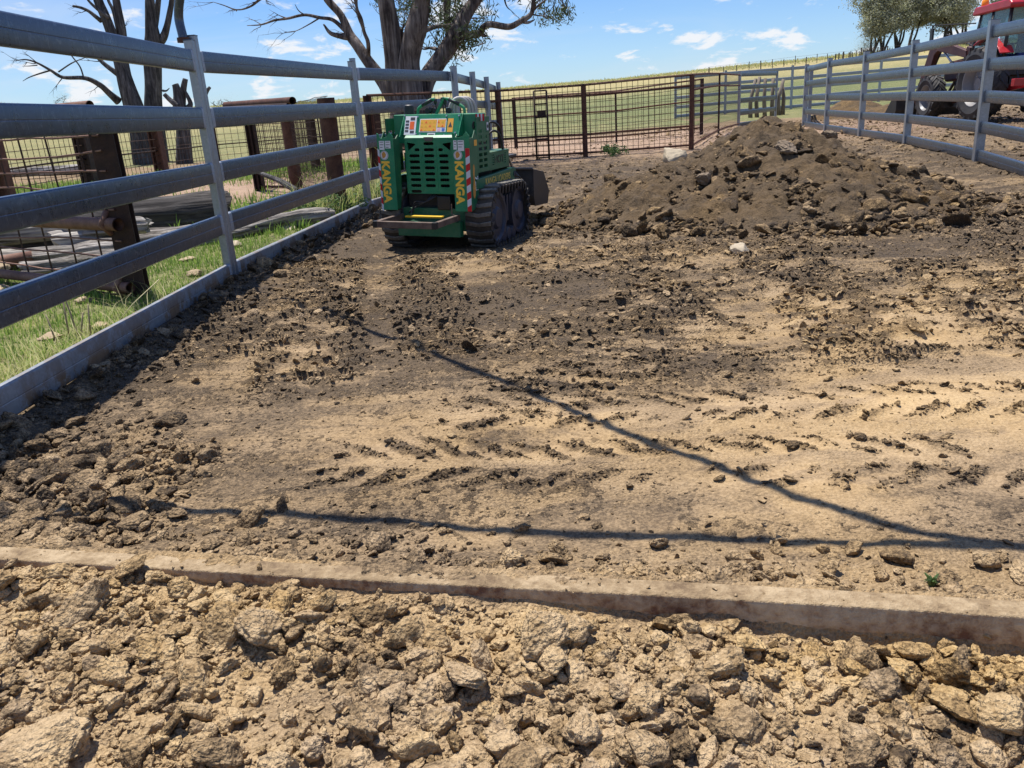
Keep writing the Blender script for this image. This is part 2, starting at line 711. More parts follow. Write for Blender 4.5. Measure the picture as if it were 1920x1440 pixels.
# ------------------------------------------------------------------ the ground
BEAM_A, BEAM_B = (-2.10, 2.062), (2.40, 1.088)
_bs = (BEAM_B[1] - BEAM_A[1]) / (BEAM_B[0] - BEAM_A[0])


def beam_y(x):
    return BEAM_A[1] + (x - BEAM_A[0]) * _bs


# left fence line (plan)
FENCE_L = [(-2.15, 2.13), (-2.155, 6.32), (-1.69, 10.49), (-0.69, 14.0), (-0.44, 16.0), (-0.20, 18.3), (0.06, 20.3)]


def fence_x(y):
    ys = [-20] + [p[1] for p in FENCE_L] + [40]
    xs = [-2.15] + [p[0] for p in FENCE_L] + [0.1]
    return np.interp(y, ys, xs)


# track and tyre lanes: (x0,y0,x1,y1, half width, spacing, height, slant, seed)
LANES = [
    (-1.50, 6.9, -0.95, 3.5, .34, .125, .032, 0.0, 1),
    (-0.70, 6.9, -0.35, 3.9, .28, .125, .030, 0.0, 2),
    (1.15, 6.5, 0.85, 4.0, .34, .125, .028, 0.0, 3),
    (2.05, 6.4, 1.65, 3.2, .36, .125, .028, 0.0, 4),
    (2.85, 5.4, 2.4, 3.2, .34, .125, .024, 0.0, 5),
    (-1.80, 5.6, -1.55, 4.0, .24, .13, .034, 0.3, 6),
    (-0.75, 2.60, 1.6, 2.30, .22, .165, .010, 2.6, 7),
    (-0.30, 3.02, 2.3, 2.78, .20, .165, .008, 2.6, 13),
    (0.35, 7.3, 1.2, 9.5, .28, .115, .018, 0.0, 8),
    (-0.10, 3.0, 1.25, 4.2, .24, .15, .012, 1.2, 9),
    (5.2, 12.5, 4.2, 6.4, .42, .22, .03, 0.0, 10),
    (4.1, 6.6, 3.2, 4.3, .34, .15, .02, 0.0, 11),
    (-.55, 6.7, 1.9, 6.2, .40, .13, .02, 0.9, 12),
]


def hill(x, y):
    d = np.hypot(x, y)
    az = np.degrees(np.arctan2(x, y))
    top = np.interp(az, [-180, -60, -40, -31, -24, -14, 0, 9, 15, 22, 32, 45, 90, 180],
                    [7, 7.5, 8.0, 6.9, 4.7, 4.2, 4.5, 4.8, 5.4, 5.9, 6.3, 6.8, 7, 7])
    p = np.clip((d - 37) / 113, 0, None)
    up = np.where(p < 1, np.clip(p, 0, 1) ** 1.2, 1 - .12 * np.clip(p - 1, 0, 6))
    z = top * up
    z = z + .12 * fbm(x / 9, y / 9, 3, 40) * sstep(18, 40, d)
    return z


def loose_mask(x, y):
    """where the soil lies broken up"""
    fx = fence_x(y)
    inpen = sstep(0, .1, x - fx)
    by = y - beam_y(x)
    m = np.zeros(np.shape(x))
    m = np.maximum(m, 1.0 * sstep(.05, -.05, by))                       # in front of the beam
    m = np.maximum(m, .75 * sstep(.34, .10, by) * sstep(-.02, .05, by))  # spilled behind it
    m = np.maximum(m, blob(x, y, -1.75, 2.55, .62, .62, 0, 4))          # left corner
    m = np.maximum(m, .5 * blob(x, y, -1.05, 2.20, .75, .16, -.1, 4))
    m = np.maximum(m, .75 * sstep(.55, .1, x - fx) * inpen * sstep(2.2, 3.0, y))  # along the fence
    m = np.maximum(m, .72 * blob(x, y, .15, 4.65, .70, .55))
    m = np.maximum(m, .60 * blob(x, y, -.25, 3.75, .55, .45))
    m = np.maximum(m, .85 * blob(x, y, .78, 3.42, .42, .33))
    m = np.maximum(m, .55 * blob(x, y, .15, 3.15, .35, .3))
    m = np.maximum(m, .70 * blob(x, y, 3.5, 5.9, 1.6, .75, .1))
    m = np.maximum(m, .6 * blob(x, y, 1.0, 5.4, .5, .5))
    m = np.maximum(m, .9 * blob(x, y, 2.6, 8.2, 2.4, 2.3, 0, 4))
    m = np.maximum(m, .8 * blob(x, y, 2.2, 13.0, 3.6, 3.6, 0, 4))
    m = np.maximum(m, .7 * sstep(9, 11, y) * sstep(4.2, 5.5, x))
    m = np.maximum(m, .75 * blob(x, y, 7.0, 11.0, 1.6, 5.0, -.2, 4))
    m = np.maximum(m, .7 * blob(x, y, 14, 22, 6, 8, 0, 4))
    return np.clip(m, 0, 1)


def heap_z(x, y):
    """the spoil heap beyond the loader"""
    def cone(cx_, cy_, rx, ry, h, rot=0, sharp=1.25):
        c, s = math.cos(rot), math.sin(rot)
        dx, dy = x - cx_, y - cy_
        d = np.sqrt(((dx * c + dy * s) / rx) ** 2 + ((-dx * s + dy * c) / ry) ** 2)
        return h * np.clip(1 - d, -.5, 1) ** 1 if sharp == 1 else h * np.where(d < 1, np.clip(1 - d, 0, 1) ** sharp, -.25 * (d - 1))
    w = .10 * fbm(x / .9, y / .9, 3, 70)
    a = cone(2.98, 9.2, 2.05, 2.5, .88, 0, 1.12)
    b = cone(3.62, 10.6, 1.6, 2.2, .74, 0, 1.1)
    c = cone(1.85, 8.7, 1.45, 1.5, .46, 0, 1.05)
    d = cone(3.1, 8.0, 1.35, 1.25, .27, 0, 1.1)
    z = np.maximum.reduce([a, b, c, d])
    return z + w * sstep(-.02, .25, z) - .03


def lane(x, y, x0, y0, x1, y1, hw, sp, am, sl, sd):
    L_ = math.hypot(x1 - x0, y1 - y0)
    tx, ty = (x1 - x0) / L_, (y1 - y0) / L_
    t = (x - x0) * tx + (y - y0) * ty
    d = (x - x0) * -ty + (y - y0) * tx
    msk = sstep(hw, hw * .7, np.abs(d)) * sstep(-.1, .15, t) * sstep(L_ + .1, L_ - .15, t)
    if not np.any(msk > 0):
        return None
    wob = .05 * perlin(x / .16, y / .16, 80 + sd)
    ph = (t + wob + sl * (np.abs(d) if sl > 2 else d) * .5) / sp
    tri = np.abs((ph % 1.0) - .5) * 2
    bar = sstep(.30, .80, tri)
    gap = sstep(-.45, .05, fbm(x / .30, y / .30, 2, 90 + sd))
    if sl > 2:
        gap = gap * sstep(.03, .07, np.abs(d))
    return msk, gap, bar


def ridges(x, y):
    """long crumbly ridges left across the floor by tracks turning"""
    w = .10 * perlin(x / .5, y / .5, 151) + .06 * x
    r = perlin(x / .42 + 3, (y + w) / .060, 152)
    msk = sstep(.0, .22, fbm(x / .8, y / .8, 2, 153) + .16) * sstep(3.0, 3.6, y) * sstep(11, 8, y)
    msk = msk * np.clip(blob(x, y, -1.0, 5.0, 1.3, 1.5, 0, 4) + blob(x, y, 1.9, 4.9, 2.1, 1.7, 0, 4) + blob(x, y, 4.3, 7.2, 1.6, 2.4, 0, 4), 0, 1)
    return sstep(.05, .35, r) * msk


def ground_z(x, y, fine=True):
    fx = fence_x(y)
    side = x - fx                                   # > 0 inside the pen
    inpen = sstep(-.05, .1, side)
    z = hill(x, y)
    z = z + .10 * sstep(4.2, 6.8, x) * sstep(2, 6, y) * sstep(46, 36, y)
    z = z + .035 * sstep(0.0, -.5, side) * sstep(40, 15, y)
    by = y - beam_y(x)
    front = sstep(.03, -.03, by)
    # soil level in front of the beam: banked to the left, scooped out at the right
    lev = np.interp(x, [-2.2, -1.3, -.6, -.1, .3, .55, 1.0, 2.5], [.078, .066, .050, .036, .022, .012, .008, .008])
    near = np.interp(-by, [0, .12, .4, 1.2], [1.0, .85, .45, .25])
    scoop = np.interp(x, [-.2, .4, .8, 3], [0, .25, 1, 1]) * np.exp(-((by + .02) / .10) ** 2) * -.012
    z = z + front * (lev * near + scoop)
    back = sstep(-.02, .03, by)
    z = z + back * .075 * np.exp(-np.clip(by, 0, 9) / .16) * sstep(5, 3.5, x)
    z = z + .055 * np.exp(-(np.clip(side, 0, 9) / .16) ** 2) * inpen * (1 - .5 * front)
    z = z - .045 * blob(x, y, -.25, 7.9, 1.0, 1.0, 0, 4)
    # low-frequency unevenness
    z = z + .028 * fbm(x / 1.1, y / 1.1, 3, 3) * inpen * sstep(80, 30, y) + .03 * fbm(x / .8, y / .8, 3, 9) * (1 - inpen) * sstep(60, 20, y)
    lm = loose_mask(x, y)
    patch = sstep(-.18, .25, fbm(x / .42, y / .42, 3, 21))
    lm2 = np.maximum(lm, .22) * (.30 + .70 * patch) if fine else lm
    if not fine:
        return z + .02 * lm
    yard = sstep(34, 22, y) * inpen
    f1, f2, cid = worley(x / .105 + .35 * perlin(x / .09, y / .09, 5), y / .105 + .35 * perlin(x / .09, y / .09, 6), 4)
    g1, g2, gid = worley(x / .042 + .4 * perlin(x / .03, y / .03, 7), y / .042 + .4 * perlin(x / .03, y / .03, 8), 14)
    lump = np.clip(1.0 - f1 * 1.25, 0, 1) ** .7 * (.35 + .65 * cid)
    crumb = np.clip(1.0 - g1 * 1.25, 0, 1) ** .7 * (.3 + .7 * gid)
    amp = np.interp(np.hypot(x, y), [1, 3, 6, 12, 25], [1, .8, .9, 1.1, 1.3])
    amp = amp * (1 - .45 * front)
    z = z + yard * lm2 * amp * (.042 * lump + .017 * crumb + .030 * fbm(x / .22, y / .22, 4, 31) - .018)
    rgh = yard * (.35 + .65 * sstep(-.25, .2, fbm(x / .7, y / .7, 3, 52)))
    z = z + rgh * (.014 * fbm(x / .16, y / .16, 3, 53) - .010 * np.abs(perlin(x / .11, y / .055, 54)))
    z = z + yard * (.007 * crumb * sstep(.1, .55, fbm(x / .3, y / .3, 3, 51)) + .0025 * fbm(x / .05, y / .05, 2, 61))
    z = z + front * (.040 * fbm(x / .24, y / .24, 3, 171) + .012)
    # treads
    for (x0, y0, x1, y1, hw, sp, am, sl, sd) in LANES:
        lr = lane(x, y, x0, y0, x1, y1, hw, sp, am, sl, sd)
        if lr is None:
            continue
        msk, gap, bar = lr
        z = z + yard * msk * gap * am * 1.5 * (bar - .35)
    z = z + yard * .024 * ridges(x, y) * (.5 + .8 * crumb)
    # graded scrape lines
    z = z + yard * (1 - lm) * .006 * perlin(x / 1.4 + .25 * y, y / .11, 33)
    return z


def dirt_attrs(x, y):
    fx = fence_x(y)
    side = x - fx
    by = y - beam_y(x)
    d = np.hypot(x, y)
    tone = np.full(np.shape(x), .56)
    n = fbm(x / .9, y / .9, 4, 101)
    n2 = fbm(x / .30, y / .30, 4, 111)
    dark = np.zeros(np.shape(x))
    for (bx, by_, rx, ry, v) in [(-.15, 4.75, 1.15, .85, .50), (.45, 5.35, .9, .45, .40), (.75, 3.45, .55, .40, .38), (-.35, 3.85, .60, .45, .42),
                                 (.15, 3.2, .5, .35, .25), (-1.2, 3.3, .85, .6, .22), (-1.0, 2.72, .6, .35, .20), (-.2, 2.75, .9, .35, .16), (.2, 4.1, 1.3, .9, .24),
                                 (.45, 2.35, 1.1, .25, .22), (-.2, 2.15, .6, .15, .20), (1.0, 1.95, 1.0, .13, .22), (3.6, 5.9, 1.6, .8, .40), (2.0, 4.9, .5, .4, .18),
                                 (-1.9, 4.6, .35, 2.6, .42), (-1.5, 7.6, .8, 2.2, .40), (-.3, 6.9, 1.2, .4, .22), (2.6, 8.6, 2.6, 2.6, .42), (2.2, 13.5, 4.6, 3.6, .36), (6.9, 11.0, 1.7, 4.0, .36), (6, 15, 3, 4, .25), (13.5, 21, 5.5, 8, .34)]:
        dark = np.maximum(dark, v * blob(x, y, bx, by_, rx, ry))
    tone = tone - dark * (.66 + .8 * np.clip(n2 + .1, -.5, .6)) - .26 * ridges(x, y)
    for (x0, y0, x1, y1, hw, sp, am, sl, sd) in LANES:
        lr = lane(x, y, x0, y0, x1, y1, hw, sp, am, sl, sd)
        if lr is None:
            continue
        msk, gap, bar = lr
        tone = tone + msk * (.12 - .34 * bar * gap)
    front = sstep(.04, -.04, by)
    tone = tone * (1 - front) + front * (.76 + .14 * n)
    tone = np.where(by > 0, tone + .13 * n + .12 * blob(x, y, 1.7, 3.0, 1.6, 1.5), tone)
    left = blob(x, y, -1.75, 2.5, .7, .55, 0, 4)
    tone = tone * (1 - .45 * left) + .45 * left * .46
    och = .16 + .30 * blob(x, y, 1.8, 3.2, 1.9, 1.6) + .28 * blob(x, y, .2, 6.4, 2.6, .6) + .25 * blob(x, y, -.3, 2.6, .9, .35) + .30 * blob(x, y, 3.6, 4.2, 1.0, .8)
    och = och + .25 * n - .25 * dark * 2
    och = och + .85 * np.exp(-((by + .10) / .10) ** 2) * sstep(.3, .6, x) * (.5 + n2)
    och = och + .34 * front
    och = och * (1 - .40 * front * (1 - np.exp(-((by + .10) / .12) ** 2)))
    # grass beyond the fence and on the hill
    gl = sstep(.02, -.10, side) * sstep(26, 22, d)
    bare = blob(x, y, -5.2, 15.0, 3.2, 3.2, .5, 4)
    strip = sstep(-.32, -.05, side) * .75 * sstep(-.2, .3, n2 + .25)
    grass = gl * (1 - bare * (.85 + .5 * n)) * (1 - .5 * sstep(.05, .35, fbm(x / 2.2, y / 2.2, 3, 133)) * sstep(11, 15, d)) * (1 - strip) * (.82 + .25 * n)
    far = sstep(29, 36, d + 4 * n)
    grass = np.maximum(grass, far * (.95 + .15 * n) * (1 - .55 * sstep(.12, .4, fbm(x / 4, y / 1.6, 3, 135)) * sstep(60, 40, d)))
    # trampled earth round the far pens
    grass = grass * (1 - .95 * blob(x, y, 6, 27, 9, 5.5, .2, 4) * (.8 + .8 * n)) 
    grass = grass * (1 - .9 * blob(x, y, 17, 28, 7, 7, 0, 4) * (.8 + .6 * n))
    dryg = .32 + .55 * sstep(60, 130, d) + .30 * sstep(.2, .5, n)
    dryg = dryg + .40 * blob(x, y, -36, 75, 30, 30) + .25 * fbm(x / 5, y / 5, 3, 131)
    dryg = dryg + .30 * blob(x, y, -2.7, 3.6, .45, 1.0)
    dryg = dryg - .45 * blob(x, y, 22, 62, 34, 24)
    pink = np.clip(bare * 1.0 + .8 * blob(x, y, 4, 24, 9, 6, 0, 4), 0, 1) * (1 - grass)
    tone = tone + .10 * pink
    return np.clip(tone, 0, 1), np.clip(och, 0, 1), np.clip(grass, 0, 1.3), np.clip(dryg, 0, 1), np.clip(pink, 0, .85)


def packed(x, y):
    n = fbm(x / .35, y / .35, 3, 161)
    m = np.zeros(np.shape(x))
    for b in ((-1.15, 2.95, .75, .55), (-.1, 2.78, 1.0, .26), (1.5, 2.75, 1.2, .55), (2.1, 3.7, 1.0, .7), (.9, 2.02, 1.4, .12), (-.9, 3.9, .5, .5), (1.3, 2.2, 1.0, .3)):
        m = np.maximum(m, blob(x, y, *b, 0, 4))
    return np.clip(m * (.75 + .9 * n), 0, 1) * (y - beam_y(x) > .03)


def make_ground():
    r = [.18]
    while r[-1] < 6:
        r.append(r[-1] + max(.0055, r[-1] * .0048))
    while r[-1] < 14:
        r.append(r[-1] * 1.0062)
    while r[-1] < 30:
        r.append(r[-1] * 1.0105)
    while r[-1] < 900:
        r.append(r[-1] * 1.05)
    r = np.array(r)
    a = np.concatenate([np.radians(np.linspace(-46, 46, 660, endpoint=False)), np.radians(np.linspace(46, 314, 100, endpoint=False))])
    RR, AA = np.meshgrid(r, a, indexing='ij')
    x, y = RR * np.sin(AA), RR * np.cos(AA)
    z = ground_z(x, y)
    nr, na = x.shape
    idx = np.arange(nr * na).reshape(nr, na)
    i0, i1 = idx[:-1, :], idx[1:, :]
    f = np.stack([i0, np.roll(i0, -1, 1), np.roll(i1, -1, 1), i1], -1).reshape(-1, 4)[:, ::-1]
    v = np.stack([x, y, z], -1).reshape(-1, 3)
    me = np_mesh('ground', v, f, M['dirt'], True)
    at = dirt_attrs(x.ravel(), y.ravel())
    for nme, arr in zip(('tone', 'och', 'grass', 'dryg', 'pink'), at):
        set_attr(me, nme, arr)
    set_attr(me, 'packed', packed(x.ravel(), y.ravel()))
    o = link_mesh('ground', me)
    tag(o, kind='structure')
    return o


make_ground()


def make_heap():
    n = 420
    xs = np.linspace(-.2, 7.4, n)
    ys = np.linspace(6.0, 14.2, n)
    x, y = np.meshgrid(xs, ys, indexing='ij')
    h = heap_z(x, y)
    f1, f2, cid = worley(x / .16 + .3 * perlin(x / .1, y / .1, 5), y / .16 + .3 * perlin(x / .1, y / .1, 6), 44)
    lump = np.clip(1 - f1 * 1.2, 0, 1) ** .7 * (.3 + .7 * cid)
    h = h + sstep(0, .12, h) * (.075 * lump + .11 * fbm(x / .32, y / .32, 4, 45) + .05 * fbm(x / .09, y / .09, 3, 46))
    z = ground_z(x, y, False) + h
    keep = h > -.06
    idx = np.arange(n * n).reshape(n, n)
    f = np.stack([idx[:-1, :-1], idx[1:, :-1], idx[1:, 1:], idx[:-1, 1:]], -1).reshape(-1, 4)
    kf = keep.ravel()[f].any(1)
    f = f[kf]
    used = np.unique(f)
    remap = np.zeros(n * n, int)
    remap[used] = np.arange(len(used))
    v = np.stack([x, y, z], -1).reshape(-1, 3)[used]
    me = np_mesh('dirt_heap', v, remap[f], M['dirt'], True)
    xf, yf = v[:, 0], v[:, 1]
    nn = fbm(xf / .6, yf / .6, 4, 47)
    set_attr(me, 'tone', np.clip(.17 + .26 * nn + .12 * fbm(xf / .15, yf / .15, 3, 48), 0, 1))
    set_attr(me, 'och', np.clip(.30 + .35 * nn, 0, 1))
    for k in ('grass', 'dryg', 'pink'):
        set_attr(me, k, np.zeros(len(v)))
    o = link_mesh('dirt_heap', me)
    tag(o, 'large heap of dark broken soil and stones in the middle of the pen', 'dirt heap')
    return o


make_heap()


# ------------------------------------------------------------------ clods
def clod_mesh(seed, sub=4, flat=.75, rough=1.0, facet=.5, mat=None):
    bm = bmesh.new()
    bmesh.ops.create_icosphere(bm, subdivisions=sub, radius=1.0)
    rs = random.Random(seed)
    o = Vector((rs.uniform(-50, 50), rs.uniform(-50, 50), rs.uniform(-50, 50)))
    planes = []
    for k in range(rs.randint(7, 12)):
        n = Vector((rs.gauss(0, 1), rs.gauss(0, 1), rs.gauss(0, 1))).normalized()
        planes.append((n, rs.uniform(.50, .85)))
    st = Vector((rs.uniform(.8, 1.3), rs.uniform(.75, 1.1), flat * rs.uniform(.8, 1.15)))
    for v in bm.verts:
        p = v.co.normalized()
        r = 1 + .28 * mnoise.noise(p * 1.3 + o) + .16 * mnoise.noise(p * 2.9 + o * 1.7)
        q = p * r
        for n, d in planes:
            e = q.dot(n) - d
            if e > 0:
                q -= n * e * facet
        w = mnoise.voronoi(p * 4.2 + o)[0][0]
        dd = .20 * (.45 - w) + .08 * mnoise.noise(p * 6 + o) + .10 * (.35 - mnoise.voronoi(p * 9.5 + o)[0][0])
        if sub >= 4:
            dd += .06 * (.3 - mnoise.voronoi(p * 19 + o)[0][0])
        q += p * rough * dd
        v.co = Vector((q.x * st.x, q.y * st.y, q.z * st.z))
    me = bpy.data.meshes.new('dirt_clod')
    bm.to_mesh(me)
    bm.free()
    me.polygons.foreach_set('use_smooth', [True] * len(me.polygons))
    me.materials.append(mat)
    return me


PROTO = bpy.data.collections.new('clod_shapes')          # not linked to the scene
for k in range(9):
    o = bpy.data.objects.new('clod_shape', clod_mesh(100 + k, 4 if k < 5 else 3, .78 if k % 3 else .5, (.75, 1.15, .9)[k % 3], .92, M['clod']))
    PROTO.objects.link(o)


def scatter_group(ncl):
    g = bpy.data.node_groups.new('clod_scatter', 'GeometryNodeTree')
    g.interface.new_socket('Geometry', in_out='INPUT', socket_type='NodeSocketGeometry')
    g.interface.new_socket('Geometry', in_out='OUTPUT', socket_type='NodeSocketGeometry')
    gi, go = g.nodes.new('NodeGroupInput'), g.nodes.new('NodeGroupOutput')
    ci = g.nodes.new('GeometryNodeCollectionInfo')
    ci.inputs['Collection'].default_value = PROTO
    ci.inputs['Separate Children'].default_value = True
    ci.inputs['Reset Children'].default_value = True
    ip = g.nodes.new('GeometryNodeInstanceOnPoints')
    ip.inputs['Pick Instance'].default_value = True

    def na(name, dt):
        n = g.nodes.new('GeometryNodeInputNamedAttribute')
        n.data_type = dt
        n.inputs['Name'].default_value = name
        return n.outputs['Attribute']
    g.links.new(gi.outputs[0], ip.inputs['Points'])
    g.links.new(ci.outputs[0], ip.inputs['Instance'])
    g.links.new(na('idx', 'INT'), ip.inputs['Instance Index'])
    er = g.nodes.new('FunctionNodeEulerToRotation')
    g.links.new(na('rot', 'FLOAT_VECTOR'), er.inputs[0])
    g.links.new(er.outputs[0], ip.inputs['Rotation'])
    g.links.new(na('scl', 'FLOAT_VECTOR'), ip.inputs['Scale'])
    g.links.new(ip.outputs[0], go.inputs[0])
    return g


SCAT = scatter_group(9)


def scatter(name, x, y, z, s, tone, och, label, seed=0, flat=1.0):
    n = len(x)
    rg = np.random.default_rng(seed)
    me = bpy.data.meshes.new(name)
    me.vertices.add(n)
    me.vertices.foreach_set('co', np.stack([x, y, z], -1).astype(np.float32).ravel())
    a = me.attributes.new('idx', 'INT', 'POINT')
    a.data.foreach_set('value', rg.integers(0, 9, n).astype(np.int32))
    a = me.attributes.new('rot', 'FLOAT_VECTOR', 'POINT')
    rot = np.stack([rg.normal(0, .45, n), rg.normal(0, .45, n), rg.uniform(0, 6.28, n)], -1)
    a.data.foreach_set('vector', rot.astype(np.float32).ravel())
    a = me.attributes.new('scl', 'FLOAT_VECTOR', 'POINT')
    sc_ = np.stack([s * rg.uniform(.8, 1.25, n), s * rg.uniform(.8, 1.2, n), s * flat * rg.uniform(.7, 1.1, n)], -1)
    a.data.foreach_set('vector', sc_.astype(np.float32).ravel())
    set_attr(me, 'tone', np.clip(tone, 0, 1))
    set_attr(me, 'och', np.clip(och, 0, 1))
    o = link_mesh(name, me)
    md = o.modifiers.new('scatter', 'NODES')
    md.node_group = SCAT
    tag(o, label, 'soil', kind='stuff')
    return o


def sample(n, x0, x1, y0, y1, dens, seed):
    rg = np.random.default_rng(seed)
    x = rg.uniform(x0, x1, n)
    y = rg.uniform(y0, y1, n)
    k = rg.uniform(0, 1, n) < dens(x, y)
    return x[k], y[k], rg


def on_beam(x, y):
    by = y - beam_y(x)
    return (by > -.035) & (by < .04)


# crumbs and lumps before the beam
def d_front(x, y):
    by = y - beam_y(x)
    return np.where((by < -.015), .35 + .65 * sstep(-.2, .15, fbm(x / .24, y / .24, 3, 171)), 0)


x, y, rg = sample(60000, -2.2, 1.9, .55, 2.2, d_front, 1)
s = np.minimum(.0034 * rg.pareto(1.9, len(x)) + .0034, .028)
z = ground_z(x, y) + s * .25
t, oc, *_ = dirt_attrs(x, y)
scatter('soil_crumbs', x, y, z, s, t + rg.normal(.02, .10, len(x)), oc, 'loose tan soil crumbs in front of the muddy beam', 2)
x, y, rg = sample(5200, -2.2, 1.9, .55, 2.2, lambda x, y: d_front(x, y) * np.interp(x, [-2, 0, .5, 1.5], [1, 1, .75, .55]), 3)
s = np.minimum(.009 * rg.pareto(2.0, len(x)) + .011, .040)
z = ground_z(x, y) + s * rg.uniform(.25, .75, len(x))
t, oc, *_ = dirt_attrs(x, y)
scatter('broken_soil', x, y, z, s, t + rg.normal(-.12, .16, len(x)), oc + rg.normal(0, .15, len(x)), 'broken lumps of tan soil in front of the muddy beam', 4)


# inside the pen, near
def d_pen(x, y):
    by = y - beam_y(x)
    fx = fence_x(y)
    inside = (by > .0) & (x > fx + .05)
    lm = loose_mask(x, y) * (.15 + .85 * sstep(-.15, .3, fbm(x / .42, y / .42, 3, 21)))
    return np.where(inside, np.clip(lm * 1.1 + .06, 0, 1), 0)


x, y, rg = sample(60000, -2.3, 2.6, 1.0, 4.2, d_pen, 5)
k = ~((y - beam_y(x) < .045) & (x < .3))
x, y = x[k], y[k]
s = np.minimum(.0030 * rg.pareto(2.3, len(x)) + .0036, .022)
z = ground_z(x, y) + s * .2
t, oc, *_ = dirt_attrs(x, y)
scatter('pen_crumbs', x, y, z, s, t + rg.normal(-.02, .13, len(x)), oc, 'small crumbs of soil strewn over the near pen floor', 6, .7)
x, y, rg = sample(60000, -2.4, 6.5, 3.8, 8.5, d_pen, 7)
s = np.minimum(.0050 * rg.pareto(2.3, len(x)) + .0065, .04)
z = ground_z(x, y) + s * .08
t, oc, *_ = dirt_attrs(x, y)
scatter('churned_crumbs', x, y, z, s, t + rg.normal(.16, .14, len(x)), oc + .05, 'churned dark crumbs of soil across the middle of the pen', 8, .45)
def d_bars(x, y):
    d = .8 * ridges(x, y)
    for ln in LANES:
        lr = lane(x, y, *ln)
        if lr is not None:
            d = np.maximum(d, lr[0] * lr[1] * sstep(.55, .95, lr[2]))
    return np.where((y - beam_y(x) > .1) & (x > fence_x(y) + .1), d, 0)


x, y, rg = sample(70000, -2.2, 2.6, 1.6, 3.6, d_bars, 23)
s = np.minimum(.0030 * rg.pareto(2.2, len(x)) + .0040, .016)
z = ground_z(x, y) + s * .3
t, oc, *_ = dirt_attrs(x, y)
scatter('tread_crumbs', x, y, z, s, t - .03 + rg.normal(0, .14, len(x)), oc, 'rows of crumbs squeezed up between the tread marks nearby', 24, .7)
x, y, rg = sample(90000, -2.2, 5.2, 3.5, 9.0, d_bars, 25)
s = np.minimum(.0050 * rg.pareto(2.3, len(x)) + .0065, .026)
z = ground_z(x, y) + s * .08
t, oc, *_ = dirt_attrs(x, y)
scatter('tread_crumbs', x, y, z, s, t + .26 + rg.normal(0, .15, len(x)), oc + .1, 'rows of crumbs along the track marks across the middle of the pen', 26, .55)
x, y, rg = sample(4200, -2.0, -.2, 2.02, 3.2, lambda x, y: np.clip(blob(x, y, -1.75, 2.5, .55, .42, 0, 4) + .40 * blob(x, y, -1.0, 2.20, .7, .14, -.15, 4), 0, 1) * (y - beam_y(x) > .03) * (x < -1.05), 9)
s = np.minimum(.010 * rg.pareto(2.2, len(x)) + .009, .05)
z = ground_z(x, y) + s * .35
t, oc, *_ = dirt_attrs(x, y)
scatter('corner_clods', x, y, z, s, t + rg.normal(-.03, .12, len(x)), oc, 'brown clods heaped in the near left corner of the pen', 10)
x, y, rg = sample(17000, -2.0, 2.3, 1.05, 2.5, lambda x, y: np.where(y - beam_y(x) > .045, np.exp(-((y - beam_y(x) - .05) / .24) ** 2) * (.35 + .65 * sstep(-.3, .3, fbm(x / .2, y / .2, 2, 205))), 0), 15)
s = np.minimum(.007 * rg.pareto(2.0, len(x)) + .006, .034)
z = ground_z(x, y) + s * .35
t, oc, *_ = dirt_attrs(x, y)
scatter('sill_clods', x, y, z, s, t + rg.normal(.0, .12, len(x)), oc, 'tan clods strewn along the pen side of the muddy beam', 16)
x, y, rg = sample(9000, -2.2, -.6, 2.6, 14, lambda x, y: np.where(x - fence_x(y) > .05, np.exp(-((x - fence_x(y)) / .32) ** 2), 0), 17)
s = np.minimum(.010 * rg.pareto(2.0, len(x)) + .008, .055)
z = ground_z(x, y) + s * .35
t, oc, *_ = dirt_attrs(x, y)
scatter('fence_foot_clods', x, y, z, s, t + rg.normal(-.05, .12, len(x)), oc, 'dark clods banked along the foot of the left fence', 18)
x, y, rg = sample(60000, -1.6, 18, 8.5, 30, lambda x, y: d_pen(x, y) * .9, 11)
s = np.minimum(.009 * rg.pareto(2.1, len(x)) + .010, .07)
z = ground_z(x, y) + s * .2
t, oc, *_ = dirt_attrs(x, y)
scatter('far_clods', x, y, z, s, t + rg.normal(.03, .12, len(x)), oc, 'dark clods strewn over the far end of the pen', 12, .65)
# on the heap
x, y, rg = sample(75000, -.2, 6.2, 6.2, 13.4, lambda x, y: np.where(heap_z(x, y) > -.02, .35 + .5 * sstep(-.2, .3, fbm(x / .5, y / .5, 2, 77)), .0), 13)
s = np.minimum(.0075 * rg.pareto(2.0, len(x)) + .009, .062)
z = ground_z(x, y, False) + np.maximum(heap_z(x, y), 0) + s * .3
tn = .21 + .25 * fbm(x / .6, y / .6, 4, 47) + rg.normal(.0, .13, len(x)) + (rg.uniform(0, 1, len(x)) > .965) * .35
scatter('heap_rubble', x, y, z, s, tn, np.clip(.30 + .35 * fbm(x / .6, y / .6, 3, 49), 0, 1), 'stones and lumps of soil covering the dark heap', 14, .85)

x, y, rg = sample(9500, -.4, 5.6, 6.2, 12.5, lambda x, y: np.where(heap_z(x, y) > -.05, np.where(heap_z(x, y) < .28, .8, .35) * sstep(-.3, .4, fbm(x / .7, y / .7, 2, 79)), 0), 19)
s = np.minimum(.020 * rg.pareto(2.2, len(x)) + .022, .095)
z = ground_z(x, y, False) + np.maximum(heap_z(x, y), 0) + s * .4
scatter('heap_lumps', x, y, z, s, .26 + rg.normal(0, .14, len(x)) + (rg.uniform(0, 1, len(x)) > .93) * .3, np.clip(rg.normal(.40, .2, len(x)), 0, 1), 'larger angular lumps tumbled round the foot of the dark heap', 20, .85)
